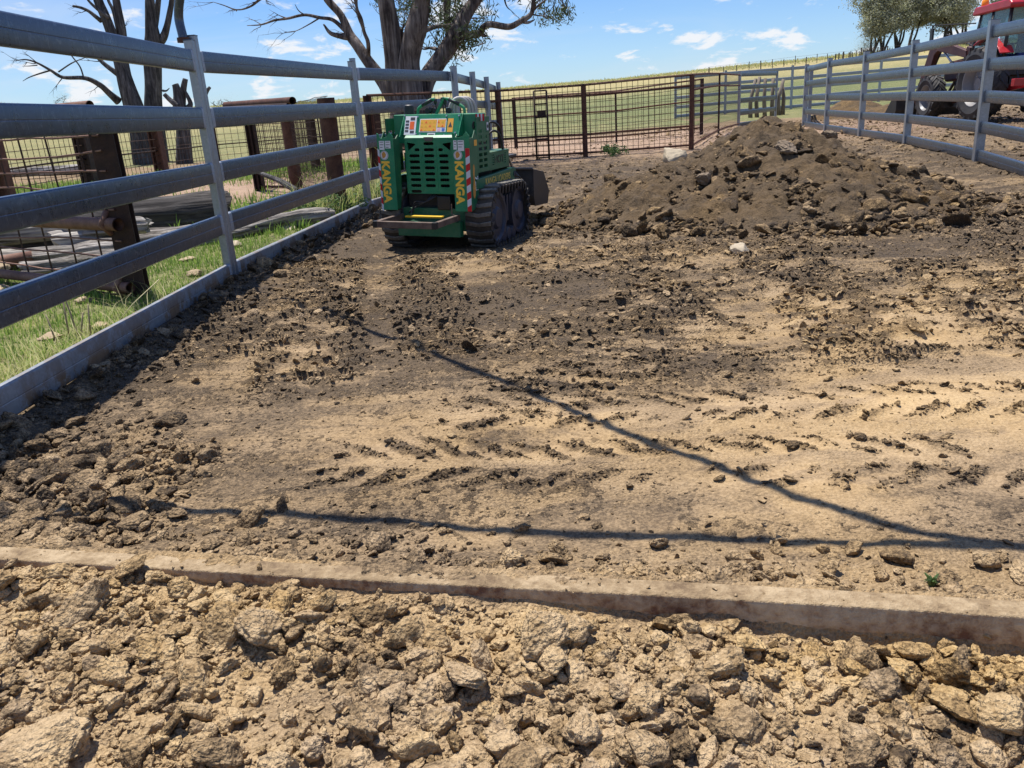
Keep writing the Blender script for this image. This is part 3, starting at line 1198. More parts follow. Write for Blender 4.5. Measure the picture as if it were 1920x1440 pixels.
# crumbs lying on top of the beam
x, y, rg = sample(5000, -2.0, 2.3, 1.0, 2.2, lambda x, y: np.where((y - beam_y(x) > -.006) & (y - beam_y(x) < .06), .15 + .85 * sstep(-.1, .3, fbm(x / .12, y / .12, 2, 207)), 0) * 1.0, 21)
s = np.minimum(.0016 * rg.pareto(2.0, len(x)) + .0018, .010)
scatter('beam_crumbs', x, y, np.full(len(x), .092) + s * .4, s, .68 + rg.normal(0, .12, len(x)), np.full(len(x), .3), 'crumbs of dry soil lying on top of the muddy beam', 22)

# the biggest clods stand on their own
BIG = [clod_mesh(300 + k, 4, .80 if k % 2 else .6, (.6, 1.1, .85)[k % 3], .92, M['clod_o']) for k in range(9)]


def place_clod(x, y, s, rot, tone, label, group, me, sink=.28, och=.1, zs=1.0, name='dirt_clod', cat='clod', z=None):
    o = bpy.data.objects.new(name, me)
    COL.objects.link(o)
    zz = float(ground_z(np.array([x]), np.array([y]))[0]) if z is None else z
    o.location = (x, y, zz + s * zs * .7 - s * sink * 1.2)
    o.rotation_euler = rot
    o.scale = (s, s, s * zs)
    o['tone'] = float(tone)
    o['och'] = float(och)
    tag(o, label, cat, group)
    return o


rr = random.Random(5)
cnt = 0
spots = []
while cnt < 105:
    x = rr.uniform(-1.75, 1.45)
    y = rr.uniform(.85, 2.0)
    by = y - beam_y(x)
    if by > -.06:
        continue
    s = rr.choice([.026, .030, .034, .040, .047, .060]) * rr.uniform(.85, 1.15)
    if x > .45:
        s *= .72
    if any((x - a) ** 2 + (y - b) ** 2 < ((s + c) * .9) ** 2 for a, b, c in spots):
        continue
    spots.append((x, y, s))
    place_clod(x, y, s, (rr.gauss(0, .5), rr.gauss(0, .5), rr.uniform(0, 6.28)), .68 + rr.gauss(0, .14),
               'rough tan clod lying among the broken soil before the beam', 'clods before the beam', rr.choice(BIG), och=.3 + rr.gauss(0, .12))
    cnt += 1
cnt = 0
while cnt < 40:
    x = rr.uniform(-2.0, -.7)
    y = rr.uniform(2.08, 3.0)
    by = y - beam_y(x)
    if by < .07 or x < fence_x(y) + .1 or x > -1.30 or (y > 2.5 + (-1.2 - x) * .8):
        continue
    s = rr.choice([.022, .026, .032, .040, .055]) * rr.uniform(.85, 1.1)
    if any((x - a) ** 2 + (y - b) ** 2 < ((s + c) * .85) ** 2 for a, b, c in spots):
        continue
    spots.append((x, y, s))
    place_clod(x, y, s, (rr.gauss(0, .5), rr.gauss(0, .5), rr.uniform(0, 6.28)), .44 + rr.gauss(0, .09),
               'brown clod in the near left corner behind the beam', 'clods in the near left corner', rr.choice(BIG))
    cnt += 1

# ------------------------------------------------------------------ galvanised rails
RW, RH = .050, .150


def rail_profile(w=RW, h=RH):
    P = []
    a, b, c = w / 2, h / 2, .018
    for sx, sy, st in ((1, 1, 0), (-1, 1, 90), (-1, -1, 180), (1, -1, 270)):
        for k in range(4):
            t = R(st + 30 * k)
            P.append((sx * (a - c) + c * math.cos(t), sy * (b - c) + c * math.sin(t)))
        if st == 90:      # faint seam along the middle of each face
            P += [(-a, .004), (-a + .0015, .001), (-a + .0015, -.001), (-a, -.004)]
    P += [(a, -.004), (a - .0015, -.001), (a - .0015, .001), (a, .004)]
    return P


PROF = rail_profile()


def rounded(w, h, c=.008):
    P = []
    for sx, sy, st in ((1, 1, 0), (-1, 1, 90), (-1, -1, 180), (1, -1, 270)):
        for k in range(3):
            t = R(st + 45 * k)
            P.append((sx * (w / 2 - c) + c * math.cos(t), sy * (h / 2 - c) + c * math.sin(t)))
    return P


def gz(x, y):
    return float(ground_z(np.array([float(x)]), np.array([float(y)]), False)[0])


def square_post(mb, base, top, w, side):
    p0, p1 = Vector(base), Vector(top)
    t = (p1 - p0).normalized()
    s = Vector(side)
    s = (s - t * s.dot(t)).normalized()
    u = t.cross(s)
    prof = rounded(w[0], w[1])
    b = len(mb.v)
    n = len(prof)
    for p in (p0, p1):
        for a, c in prof:
            mb.v.append(tuple(p + s * a + u * c))
    for k in range(n):
        k2 = (k + 1) % n
        mb.f.append((b + k, b + k2, b + n + k2, b + n + k))
    mb.f.append(tuple(b + k for k in reversed(range(n))))
    mb.f.append(tuple(b + n + k for k in range(n)))


def rail_fence(name, label, cat, pts, tops, rails, mat, double=True, rw=None, postw=.062, round_from=99, gmat=None, weld=True, bottom=None, ext=.06):
    """pts plan points, tops top-rail height at each point, rails as fractions below"""
    root = thing(name, label, cat, (pts[0][0], pts[0][1], gz(*pts[0])))
    off = root.location[:]
    prof = rail_profile(*(rw or (RW, RH)))
    for i, (x, y) in enumerate(pts):
        d = Vector((pts[min(i + 1, len(pts) - 1)][0] - pts[max(i - 1, 0)][0], pts[min(i + 1, len(pts) - 1)][1] - pts[max(i - 1, 0)][1], 0)).normalized()
        z0 = gz(x, y) - .15
        if i >= round_from:
            nrm = Vector((d.y, -d.x, 0))
            q = Vector((x, y, 0)) + nrm * .075
            mb = MB().tube([(q.x, q.y, z0), (q.x, q.y, tops[i] + .07)], .055, 16)
            mb.tube([(q.x, q.y, tops[i] + .07), (q.x, q.y, tops[i] + .078)], .057, 16)
            mb.build('post', M['galv_post'], root, True, off=off, autosm=40)
        else:
            hh = [tops[i] + ext, tops[i] + ext + (.035 if double else 0)]
            for k, s in enumerate((-1, 1) if double else (0,)):
                q = Vector((x, y, 0)) + d * s * (postw * .58)
                mb = MB()
                square_post(mb, (q.x, q.y, z0), (q.x, q.y, hh[k]), (postw + .012 * (not double), postw), d)
                po = mb.build('post', M['galv_post'], root, False, off=off)
                MB().box((q.x, q.y, hh[k] + .004), (postw * 1.02, postw * 1.02, .009), Matrix.Rotation(math.atan2(d.y, d.x), 3, 'Z')).build('post_cap', mat, po, bevel=.003, off=off)
    for i in range(len(pts) - 1):
        a, b = Vector((*pts[i], 0)), Vector((*pts[i + 1], 0))
        d = (b - a).normalized()
        nrm = Vector((d.y, -d.x, 0))
        gap = postw * (1.10 if double else .5)
        for k, fr in enumerate(rails):
            za = gz(*pts[i]) + (tops[i] - gz(*pts[i])) * fr - (rw or (RW, RH))[1] / 2
            zb = gz(*pts[i + 1]) + (tops[i + 1] - gz(*pts[i + 1])) * fr - (rw or (RW, RH))[1] / 2
            p0, p1 = a + d * gap, b - d * gap
            p0.z, p1.z = za, zb
            low = k == len(rails) - 1 and bottom is not None
            MB().sweep(prof, p0, p1, nrm).build('rail', bottom if low else mat, root, True, off=off, autosm=22)
            if weld and i < 3:
                mb = MB()
                pr2 = [(u * 1.04, v * 1.012) for u, v in prof]
                sl = (p1 - p0).normalized()
                MB().sweep(pr2, p0 + sl * .001, p0 + sl * random.uniform(.035, .07), nrm).build('weld_paint', M['weld'], root, True, off=off, autosm=22)
                MB().sweep(pr2, p1 - sl * .001, p1 - sl * random.uniform(.035, .07), nrm).build('weld_paint', M['weld'], root, True, off=off, autosm=22)
    return root


LT = [1.70, 1.69, 1.74, 1.78, 1.76, 1.74, 1.68]
FR = [1.0, .765, .53, .30, .075]
left_fence = rail_fence('cattle_fence', 'tall galvanised rail fence running along the left side of the pen', 'fence', FENCE_L, LT, FR, M['galv'], True,
                        round_from=3, bottom=M['galv_muddy'])

# curved overhead pipe that rises from the first post, and the one it joins over the gateway
def curve_pts(P, n=10):
    """Catmull-Rom through P"""
    P = [Vector(p) for p in P]
    P = [P[0] * 2 - P[1]] + P + [P[-1] * 2 - P[-2]]
    out = []
    for i in range(1, len(P) - 2):
        for k in range(n):
            t = k / n
            a, b, c, d = P[i - 1], P[i], P[i + 1], P[i + 2]
            out.append(.5 * ((2 * b) + (c - a) * t + (2 * a - 5 * b + 4 * c - d) * t * t + (3 * b - a - 3 * c + d) * t ** 3))
    out.append(P[-2])
    return out


def lift(sx, sy, z):
    """point at height z whose sun shadow falls on the ground at (sx, sy)"""
    return (sx - SHX * z, sy - SHY * z, z)


pole_base = (-2.20, 6.30, 1.75)
sh1 = [(-1.36, 5.18), (-.62, 4.22), (.09, 3.19), (.45, 2.66), (.78, 2.20), (1.08, 1.90), (1.45, 1.72), (2.2, 1.55)]
zz1 = [2.45, 2.62, 2.68, 2.7, 2.7, 2.7, 2.7, 2.7]
pp = [pole_base, (-2.175, 6.28, 2.0)] + [lift(a, b, z) for (a, b), z in zip(sh1, zz1)]
br = MB().tube(curve_pts(pp, 8), [.032] * 12 + [.022] * 61, 14).build('brace_pipe', M['galv'], left_fence, True, off=left_fence.location, autosm=50)
MB().tube([(-2.20, 6.30, 1.742), (-2.20, 6.30, 1.775)], .043, 14).build('pipe_collar', M['rust'], br, True, off=left_fence.location, autosm=50)
gate = thing('overhead_pipe', 'galvanised pipe frame arching over the gateway above the muddy beam', 'pipe frame', (-2.32, 2.05, 0))
op = [(-2.32, 2.42, -.1), (-2.32, 2.42, 2.4), lift(-1.35, 2.31, 2.66), lift(-.03, 2.035, 2.66), lift(1.26, 1.79, 2.66), lift(2.6, 1.55, 2.66), (3.1, 1.85, 2.2), (3.1, 1.85, -.1)]
MB().tube(op[:1] + [Vector(p) for p in curve_pts(op[1:-1], 8)] + op[-1:], .023, 14).build('pipe', M['galv'], gate, True, off=gate.location, autosm=50)

# ------------------------------------------------------------------ muddy sill beam at the front
def make_beam_mat():
    m = Mat('muddy_beam')
    P = m.coord('World')
    n = m.noise(P, 5.0, 7, .7)
    f = m.noise(P, 40.0, 5, .65)
    v = m.math('ADD', m.math('MULTIPLY', n, .75), m.math('MULTIPLY', f, .3))
    side = m.ramp(v, [(.38, (.17, .085, .05)), (.46, (.30, .195, .115)), (.54, (.43, .315, .20)), (.66, (.56, .44, .29))])  # side colour raised to offset the shade on the front face
    g = m.n('ShaderNodeNewGeometry')
    s = m.n('ShaderNodeSeparateXYZ')
    m.l(g.outputs['Normal'], s.inputs[0])
    top = m.ramp(v, [(.38, (.15, .10, .055)), (.5, (.27, .19, .105)), (.64, (.42, .315, .19))])
    k = m.rng(m.math('ADD', s.outputs[2], m.math('MULTIPLY', m.math('SUBTRACT', f, .5), .4)), .3, .55)
    return m.done(m.mix(k, side, top), .85, 0, m.bump(m.math('ADD', m.math('MULTIPLY', f, 2.0), m.math('MULTIPLY', n, 2.0)), .9, .006), spec=.3)


M['beam'] = make_beam_mat()
beam = thing('steel_beam', 'long muddy steel beam lying across the dirt in the foreground', 'beam', (BEAM_A[0], BEAM_A[1], 0))
BZ = .0905
nb = 60
mb = MB()
dirv = Vector((BEAM_B[0] - BEAM_A[0], BEAM_B[1] - BEAM_A[1], 0)).normalized()
nrmv = Vector((dirv.y, -dirv.x, 0))
prof = rounded(.062, .078, .004)
for i in range(nb + 1):
    q = Vector((*BEAM_A, 0)).lerp(Vector((*BEAM_B, 0)), i / nb)
    q.z = BZ - .039 + .0025 * math.sin(i * .21)
    q += nrmv * .004 * math.sin(i * .13 + 1)
    for a, c in prof:
        mb.v.append(tuple(q + nrmv * (a - .031) + Vector((0, 0, c))))
n = len(prof)
for i in range(nb):
    for k in range(n):
        k2 = (k + 1) % n
        mb.f.append((i * n + k, i * n + k2, (i + 1) * n + k2, (i + 1) * n + k))
mb.f.append(tuple(range(n)))
mb.f.append(tuple(nb * n + k for k in reversed(range(n))))
mb.build('rail', M['beam'], beam, True, off=beam.location, autosm=50)
# dirt caked along the top of the beam
nx, nyy = 1100, 16
t = np.linspace(0, 1, nx)
u = np.linspace(.005, .080, nyy)
T, U = np.meshgrid(t, u, indexing='ij')
bx = BEAM_A[0] + (BEAM_B[0] - BEAM_A[0]) * T - nrmv.x * U
by_ = BEAM_A[1] + (BEAM_B[1] - BEAM_A[1]) * T - nrmv.y * U
cov = np.clip(fbm(bx / .22, by_ / .22, 4, 301) * 1.2 + .10 + .5 * (U / .075) + np.interp(bx, [-2, -.2, .4, 2], [.25, .2, .05, .0]), -.3, 1)
bz = BZ - .012 + .012 * np.clip(cov + .7 * fbm(bx / .05, by_ / .05, 4, 307) - .15 + 6 * (U - .02), -.8, 1.1) * np.clip((U - .004) / .02, 0, 1) + .004 * fbm(bx / .014, by_ / .014, 3, 303)
idx = np.arange(nx * nyy).reshape(nx, nyy)
f = np.stack([idx[:-1, :-1], idx[1:, :-1], idx[1:, 1:], idx[:-1, 1:]], -1).reshape(-1, 4)
me = np_mesh('dirt_crust', np.stack([bx - BEAM_A[0], by_ - BEAM_A[1], bz], -1).reshape(-1, 3), f, M['dirt'], True)
set_attr(me, 'tone', np.clip(.60 + .35 * fbm(bx / .1, by_ / .1, 3, 305), 0, 1).ravel())
set_attr(me, 'och', np.full(nx * nyy, .35))
for k in ('grass', 'dryg', 'pink'):
    set_attr(me, k, np.zeros(nx * nyy))
link_mesh('dirt_crust', me, beam)

# ------------------------------------------------------------------ the fence on the right, the open gate and the far rails
FR5 = [1.0, .765, .53, .30, .085]
RP = [(5.60, 8.08), (6.41, 10.97), (7.41, 14.98), (8.03, 18.32), (8.46, 21.36), (9.23, 25.0)]
rt = [gz(*p) + 1.66 for p in RP]
rail_fence('cattle_fence', 'galvanised rail fence between the pen and the red tractor', 'fence', RP, rt, FR5, M['galv'], False, postw=.11, weld=False)
RP2 = [(9.23, 25.0), (10.1, 27.8), (11.2, 31.5)]
rail_fence('cattle_fence', 'short galvanised rail fence carrying on behind the end post of the right fence', 'fence', [(9.45, 25.2), (10.6, 28.6), (12.0, 32.5)], [gz(9.45, 25.2) + 1.62, gz(10.6, 28.6) + 1.62, gz(12, 32.5) + 1.6], FR5, M['galv'], False, postw=.10, weld=False)
GT = [(8.25, 28.4), (10.9, 32.6)]
rail_fence('yard_gate', 'galvanised five-rail gate swung open beyond the dirt heap', 'gate', GT, [gz(*GT[0]) + 1.72, gz(*GT[1]) + 1.78], [1.0, .76, .52, .28, .06], M['galv'], False, postw=.08, weld=False, ext=.0)
FP = [(9.0, 41.9), (11.5, 42.0), (14.8, 42.0), (19.0, 41.6), (23.4, 41.0), (28, 40.3), (33, 39.5)]
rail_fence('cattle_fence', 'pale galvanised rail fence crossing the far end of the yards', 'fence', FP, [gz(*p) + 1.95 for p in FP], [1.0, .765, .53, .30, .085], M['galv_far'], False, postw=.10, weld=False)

# ------------------------------------------------------------------ lettering
def text_mesh(body, size, mat, sx=1.0, depth=.0015, bold=0.0):
    cu = bpy.data.curves.new('lettering', 'FONT')
    cu.body = body
    cu.size = size
    cu.extrude = depth
    cu.offset = bold
    cu.align_x = 'CENTER'
    cu.align_y = 'CENTER'
    o = bpy.data.objects.new('lettering', cu)
    COL.objects.link(o)
    bpy.context.view_layer.update()
    me = bpy.data.meshes.new_from_object(o.evaluated_get(bpy.context.evaluated_depsgraph_get()))
    bpy.data.objects.remove(o)
    for v in me.vertices:
        v.co.x *= sx
    me.materials.clear()
    me.materials.append(mat)
    return me


def put_text(name, body, size, mat, parent, mtx, sx=1.0, bold=0.0):
    o = link_mesh(name, text_mesh(body, size, mat, sx, bold=bold), parent)
    o.matrix_local = mtx
    return o


def frame(origin, xdir, ydir):
    x = Vector(xdir).normalized()
    y = Vector(ydir).normalized()
    z = x.cross(y)
    return Matrix(((x.x, y.x, z.x, origin[0]), (x.y, y.y, z.y, origin[1]), (x.z, y.z, z.z, origin[2]), (0, 0, 0, 1)))


def cut(body, cutters):
    """boolean holes, baked into the mesh"""
    c = cutters.build('cutter', None, body.parent)
    m = body.modifiers.new('cut', 'BOOLEAN')
    m.object = c
    m.operation = 'DIFFERENCE'
    m.solver = 'EXACT'
    bpy.context.view_layer.update()
    me = bpy.data.meshes.new_from_object(body.evaluated_get(bpy.context.evaluated_depsgraph_get()))
    body.modifiers.clear()
    old = body.data
    body.data = me
    bpy.data.meshes.remove(old)
    bpy.data.objects.remove(c)
    return body


def capsule(w, h, n=6):
    r = h / 2
    P = []
    for k in range(n + 1):
        a = -math.pi / 2 + math.pi * k / n
        P.append((w / 2 - r + r * math.cos(a), r * math.sin(a)))
    for k in range(n + 1):
        a = math.pi / 2 + math.pi * k / n
        P.append((-w / 2 + r + r * math.cos(a), r * math.sin(a)))
    return P


# ------------------------------------------------------------------ the green tracked loader
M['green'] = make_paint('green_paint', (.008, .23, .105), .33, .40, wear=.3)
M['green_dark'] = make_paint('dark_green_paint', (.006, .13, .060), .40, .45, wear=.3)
M['black_paint'] = make_paint('black_paint', (.012, .012, .014), .5, .35)
M['black_plastic'] = make_flat('black_plastic', (.018, .018, .02), .45)
M['rubber'] = make_paint('dusty_rubber', (.022, .021, .020), .75, .75, (.17, .135, .10))
M['track_plate'] = make_paint('worn_track_pad', (.05, .048, .045), .55, 1.0, (.40, .36, .29))
M['navy'] = make_paint('dark_blue_wheel_paint', (.012, .020, .045), .5, .35)
M['yellow'] = make_flat('yellow_plate', (.72, .46, .02), .5)
M['letter'] = make_flat('yellow_lettering', (.95, .58, .06), .5, var=.05)
M['letter_dull'] = make_flat('dull_gold_lettering', (.62, .44, .10), .5, var=.05)
M['white_d'] = make_flat('white_decal', (.75, .76, .77), .5, var=.06)
M['amber_d'] = make_flat('amber_decal', (.85, .42, .05), .5, var=.08)
M['orange_d'] = make_flat('orange_decal', (.80, .13, .02), .5, var=.06)
M['blue_d'] = make_flat('blue_decal', (.08, .16, .50), .5, var=.05)
M['red_d'] = make_flat('red_reflective_tape', (.52, .008, .018), .35, var=.08)
M['silver_d'] = make_flat('white_reflective_tape', (.62, .66, .72), .35, var=.08)
M['ink'] = make_flat('printed_ink', (.05, .05, .06), .6, var=.1)
M['roo'] = make_flat('brown_emblem', (.55, .27, .05), .6, var=.25, sc=60)
M['hose'] = make_flat('black_hydraulic_hose', (.016, .016, .017), .5)
M['pale_hose'] = make_flat('pale_grey_hose', (.42, .40, .37), .6)
M['bolt'] = make_flat('zinc_bolt', (.55, .55, .55), .35, .9)
M['step_steel'] = make_rust('worn_brown_step', (.07, .045, .035), (.14, .10, .08), (.22, .17, .13))
M['bucket'] = make_paint('black_bucket_paint', (.025, .027, .030), .42, .45, (.16, .13, .10), wear=.25)

LROT = R(21)
LX, LY = -.55 - .134 * math.cos(LROT), 7.27 + .134 * math.sin(LROT)
ld = thing('tracked_loader', 'green stand-on tracked mini loader parked by the left fence with a black bucket', 'loader', (LX, LY, -.005), (0, R(2.2), -LROT))


def lp(mb, name, mat, parent=ld, smooth=False, bevel=.004, autosm=None):
    return mb.build(name, mat, parent, smooth, bevel, autosm=autosm)


# chassis core: dark interior seen through the grille and under the hood
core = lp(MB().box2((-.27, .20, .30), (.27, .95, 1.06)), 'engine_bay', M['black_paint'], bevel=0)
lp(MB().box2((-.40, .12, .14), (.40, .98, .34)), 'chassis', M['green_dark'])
lp(MB().box2((-.31, .02, .10), (.31, .10, .235)), 'rear_crossmember', M['green_dark'])
# radiator fins behind the grille
mb = MB()
for k in range(20):
    mb.box((-.20 + k * .021, .185, .70), (.004, .02, .42))
lp(mb, 'radiator', M['rust_dark'], core, bevel=0)['kind'] = 'stuff'

# two box uprights carrying the name
for s in (-1, 1):
    x0, x1 = (.285, .445) if s > 0 else (-.445, -.285)
    mb = MB()
    side = [(0, .34), (.15, .37), (.15, .96), (.105, 1.005), (.06, .945), (.02, .945), (0, 1.00)]
    # outer and inner cheeks, rear plate
    xo = x1 if s > 0 else x0
    xi = x0 if s > 0 else x1
    mb.prism([(0, .34), (.06, .345), (.17, .42), (.17, .94), (.12, 1.015), (.07, .955), (.0, .955)], .008, 'x', xo - s * .004)
    ch = lp(mb, 'outer_cheek', M['green_dark'], bevel=.002)
    mb = MB().prism([(0, .34), (.06, .345), (.10, .50), (.12, .94), (.09, .985), (.05, .955), (.0, .955)], .008, 'x', xi + s * .004)
    lp(mb, 'inner_cheek', M['green_dark'], bevel=.002)
    pl = lp(MB().box2((x0, -.009, .335), (x1, -.001, .955)), 'upright', M['green'], bevel=.003)
    # scalloped upper lip
    mb = MB().prism([(x0, .955), (x1, .955), (x1, .975), (x1 - .03, 1.01), (x1 - .06, .972), (x0 + .05, .960), (x0 + .03, .965), (x0 + .02, .995), (x0, 1.005)], .007, 'y', -.005)
    lp(mb, 'upper_lip', M['green'], pl, bevel=.0015)
    cxm = (x0 + x1) / 2 - (.030 if s > 0 else .015)
    put_text('lettering', 'KANGA', .104, M['letter'], pl, frame((cxm + .002, -.0105, .585), (0, 0, -1), (1, 0, 0)), 1.0, .0045)
    # round emblem
    em = lp(MB().lathe([(0, 0), (.040, 0), (.040, .003), (0, .003)], 28, 'y', (cxm, -.0135, .815)), 'emblem', M['white_d'], pl, bevel=0)
    lp(MB().prism([(cxm - .018, .795), (cxm - .005, .790), (cxm + .012, .802), (cxm + .020, .820), (cxm + .008, .842), (cxm - .008, .846), (cxm - .022, .826)], .002, 'y', -.015), 'emblem_figure', M['roo'], em, bevel=0)
    lp(MB().lathe([(.034, 0), (.036, 0), (.036, .0015), (.034, .0015)], 28, 'y', (cxm, -.0150, .815)), 'emblem_ring', M['ink'], em, bevel=0)
    # white instruction stickers
    xs0 = x0 + (.012 if s > 0 else .022)
    wds = (.030, .058) if s > 0 else (.050, .052)
    for q, w in enumerate(wds):
        st = lp(MB().box2((xs0, -.0125, .862 - (.012 if q else 0) * s), (xs0 + w, -.0095, .938)), 'sticker', M['white_d'], pl, bevel=0)
        for r_ in range(3):
            lp(MB().box2((xs0 + .007, -.0135, .925 - r_ * .022), (xs0 + w * (.85 - .2 * (r_ == 2)), -.0126, .930 - r_ * .022)), 'print_line', M['ink'], pl, bevel=0)
        xs0 += w + .010
    # red and white chevron tape
    if s > 0:
        xa, xb = x1 - .040, x1 - .001
        zt = .872
        for k in range(9):
            h = .0595
            z0 = .872 - (k + 1) * h
            o_ = .022
            lp(MB().prism([(xa, z0 - (o_ if k < 8 else 0)), (xb, z0), (xb, z0 + h), (xa, z0 + h - (o_ if k else 0))], .002, 'y', -.0105), 'reflective_tape', M['red_d'] if k % 2 == 0 else M['silver_d'], pl, bevel=0)
    else:
        for k in range(9):
            h = .0595
            z0 = .872 - (k + 1) * h
            lp(MB().prism([(x0 + .001, z0), (x0 + .020, z0 - .014), (x0 + .020, z0 + h - .014), (x0 + .001, z0 + h)], .002, 'y', -.0105), 'reflective_tape', M['red_d'] if k % 2 else M['silver_d'], pl, bevel=0)
            lp(MB().prism([(.03, z0), (.07, z0 - .02), (.07, z0 + h - .02), (.03, z0 + h)], .002, 'x', x0 - .0015), 'reflective_tape', M['red_d'] if k % 2 else M['silver_d'], pl, bevel=0)
# side decals on the right upright
lp(MB().box2((.4455, .095, .885), (.4475, .155, .935)), 'warning_sticker', M['amber_d'], bevel=0)
roo = [(.035, .47), (.06, .44), (.085, .47), (.095, .53), (.085, .58), (.075, .63), (.085, .70), (.07, .735), (.05, .72), (.045, .66), (.055, .60), (.035, .54)]
lp(MB().prism(roo, .002, 'x', .4465), 'side_emblem', M['roo'], bevel=0)
put_text('lettering', '725', .085, M['white_d'], ld, frame((.4470, .118, .565), (0, 0, -1), (0, 1, 0)), 1.0, .002)

# hood with slotted grille
hx, hy = .225, .125
mb = MB().prism([(-.235, .47), (.235, .47), (.235, .955), (-.235, .955)], .010, 'y', hy)
hood = mb.build('hood', M['green'], ld)
cu_ = MB()
for row in range(9):
    zc_ = .905 - .052 * row
    for col_, (xc, wd) in enumerate(((-.148, .105), (-.002, .100), (.140, .092))):
        if row == 0 and col_ != 1:
            continue
        if row == 1 and col_ != 1:
            xc, wd = (-.118, .05) if col_ == 0 else (.112, .046)
        if row == 8 and col_ > 0:
            continue
        cu_.prism([(xc + a, zc_ + .0 + b) for a, b in capsule(wd, .026)], .06, 'y', hy)
cu_.prism([(-.215, .915), (-.135, .905), (-.135, .895), (-.205, .845)], .06, 'y', hy)
cu_.prism([(.215, .915), (.135, .905), (.135, .895), (.205, .845)], .06, 'y', hy)
cut(hood, cu_)
for s in (-1, 1):
    lp(MB().box2((s * .235 - .005, hy - .004, .475), (s * .235 + .005, hy + .13, .952)), 'hood_side', M['green'], hood, bevel=.002)
lp(MB().prism([(hy - .006, .950), (hy + .03, .975), (hy + .15, .985), (hy + .15, .975), (hy + .03, .963), (hy - .006, .940)], .478, 'x', 0), 'hood_lip', M['green'], hood, bevel=.002)
lp(MB().prism([(-.045, .962), (-.03, .925), (.035, .925), (.05, .962)], .012, 'y', hy - .010), 'hood_latch', M['track_plate'], hood, bevel=.003)
# raised ribs pressed into the hood
for xr in (-.072, .067):
    lp(MB().box2((xr - .006, hy - .009, .50), (xr + .006, hy - .004, .88)), 'hood_rib', M['green'], hood, bevel=.002)

# control console: sloping sheet with decals
zb, zt, yb, yt = .975, 1.150, .165, .235
mb = MB().prism([(yb, zb), (yt, zt), (yt + .02, zt), (yb + .02, zb)], .56, 'x', 0)
con = lp(mb, 'console', M['green'], bevel=.003)
slope = Vector((0, yt - yb, zt - zb)).normalized()
cn = Vector((0, -slope.z, slope.y))


def cpos(x, f, d=.0015):
    p = Vector((x, yb, zb)) + slope * f * (Vector((0, yt - yb, zt - zb)).length) + cn * d
    return p


def decal(name, x0, x1, f0, f1, mat, parent=con, d=.0015):
    P = [cpos(x0, f0, d), cpos(x1, f0, d), cpos(x1, f1, d), cpos(x0, f1, d)]
    Q = [p - cn * .0012 for p in P]
    return lp(MB().add(P + Q, [(0, 1, 2, 3), (7, 6, 5, 4), (0, 4, 5, 1), (1, 5, 6, 2), (2, 6, 7, 3), (3, 7, 4, 0)]), name, mat, parent, bevel=0)


decal('control_decal', -.262, -.150, .02, .92, M['white_d'])
decal('orange_pictogram', -.212, -.168, .28, .66, M['orange_d'], d=.0027)
for k in range(4):
    decal('dark_pictogram', -.255, -.222, .62 - k * .155, .72 - k * .155, M['ink'], d=.0027)
decal('dark_pictogram', -.21, -.165, .72, .86, M['ink'], d=.0027)
decal('dark_pictogram', -.205, -.165, .10, .22, M['ink'], d=.0027)
wp = decal('warning_panel', -.115, .145, .14, .78, M['white_d'])
decal('amber_panel', -.108, .052, .18, .74, M['amber_d'], wp, .0027)
decal('amber_panel', .060, .138, .36, .74, M['amber_d'], wp, .0027)
decal('blue_pictogram', .106, .134, .18, .32, M['blue_d'], wp, .0027)
decal('pink_pictogram', .064, .092, .18, .32, make_flat('pink_decal', (.75, .45, .52), .5), wp, .0027)
for r_ in range(3):
    for c_ in range(6):
        if c_ > 3 and r_ == 0:
            continue
        xc = -.092 + c_ * .0405
        fc = .25 + r_ * .185
        P = [cpos(xc - .012, fc - .05, .0034), cpos(xc + .012, fc - .05, .0034), cpos(xc, fc + .06, .0034)]
        lp(MB().add(P + [p - cn * .0008 for p in P], [(0, 1, 2), (5, 4, 3), (0, 3, 4, 1), (1, 4, 5, 2), (2, 5, 3, 0)]), 'warning_triangle', M['orange_d'] if (r_ + c_) % 3 == 0 else M['yellow'], wp, bevel=0)
tr = decal('amber_sticker', .158, .212, .14, .78, M['amber_d'])
P = [cpos(.167, .38, .003), cpos(.203, .38, .003), cpos(.185, .62, .003)]
lp(MB().add(P + [p - cn * .001 for p in P], [(0, 1, 2), (5, 4, 3), (0, 3, 4, 1), (1, 4, 5, 2), (2, 5, 3, 0)]), 'warning_triangle', M['ink'], tr, bevel=0)
decal('serial_sticker', -.03, .045, -.04, .10, M['white_d'])
decal('print_line', -.02, .035, .01, .05, M['ink'], d=.0027)
for bxp, bf in ((-.272, .95), (-.14, .88), (-.14, .05), (.14, .90), (.135, .0), (.26, .9), (.24, .1), (-.1, .02)):
    c = cpos(bxp, bf, 0)
    lp(MB().tube([c, c + cn * .008], .0075, 8), 'bolt', M['bolt'], con, bevel=0)
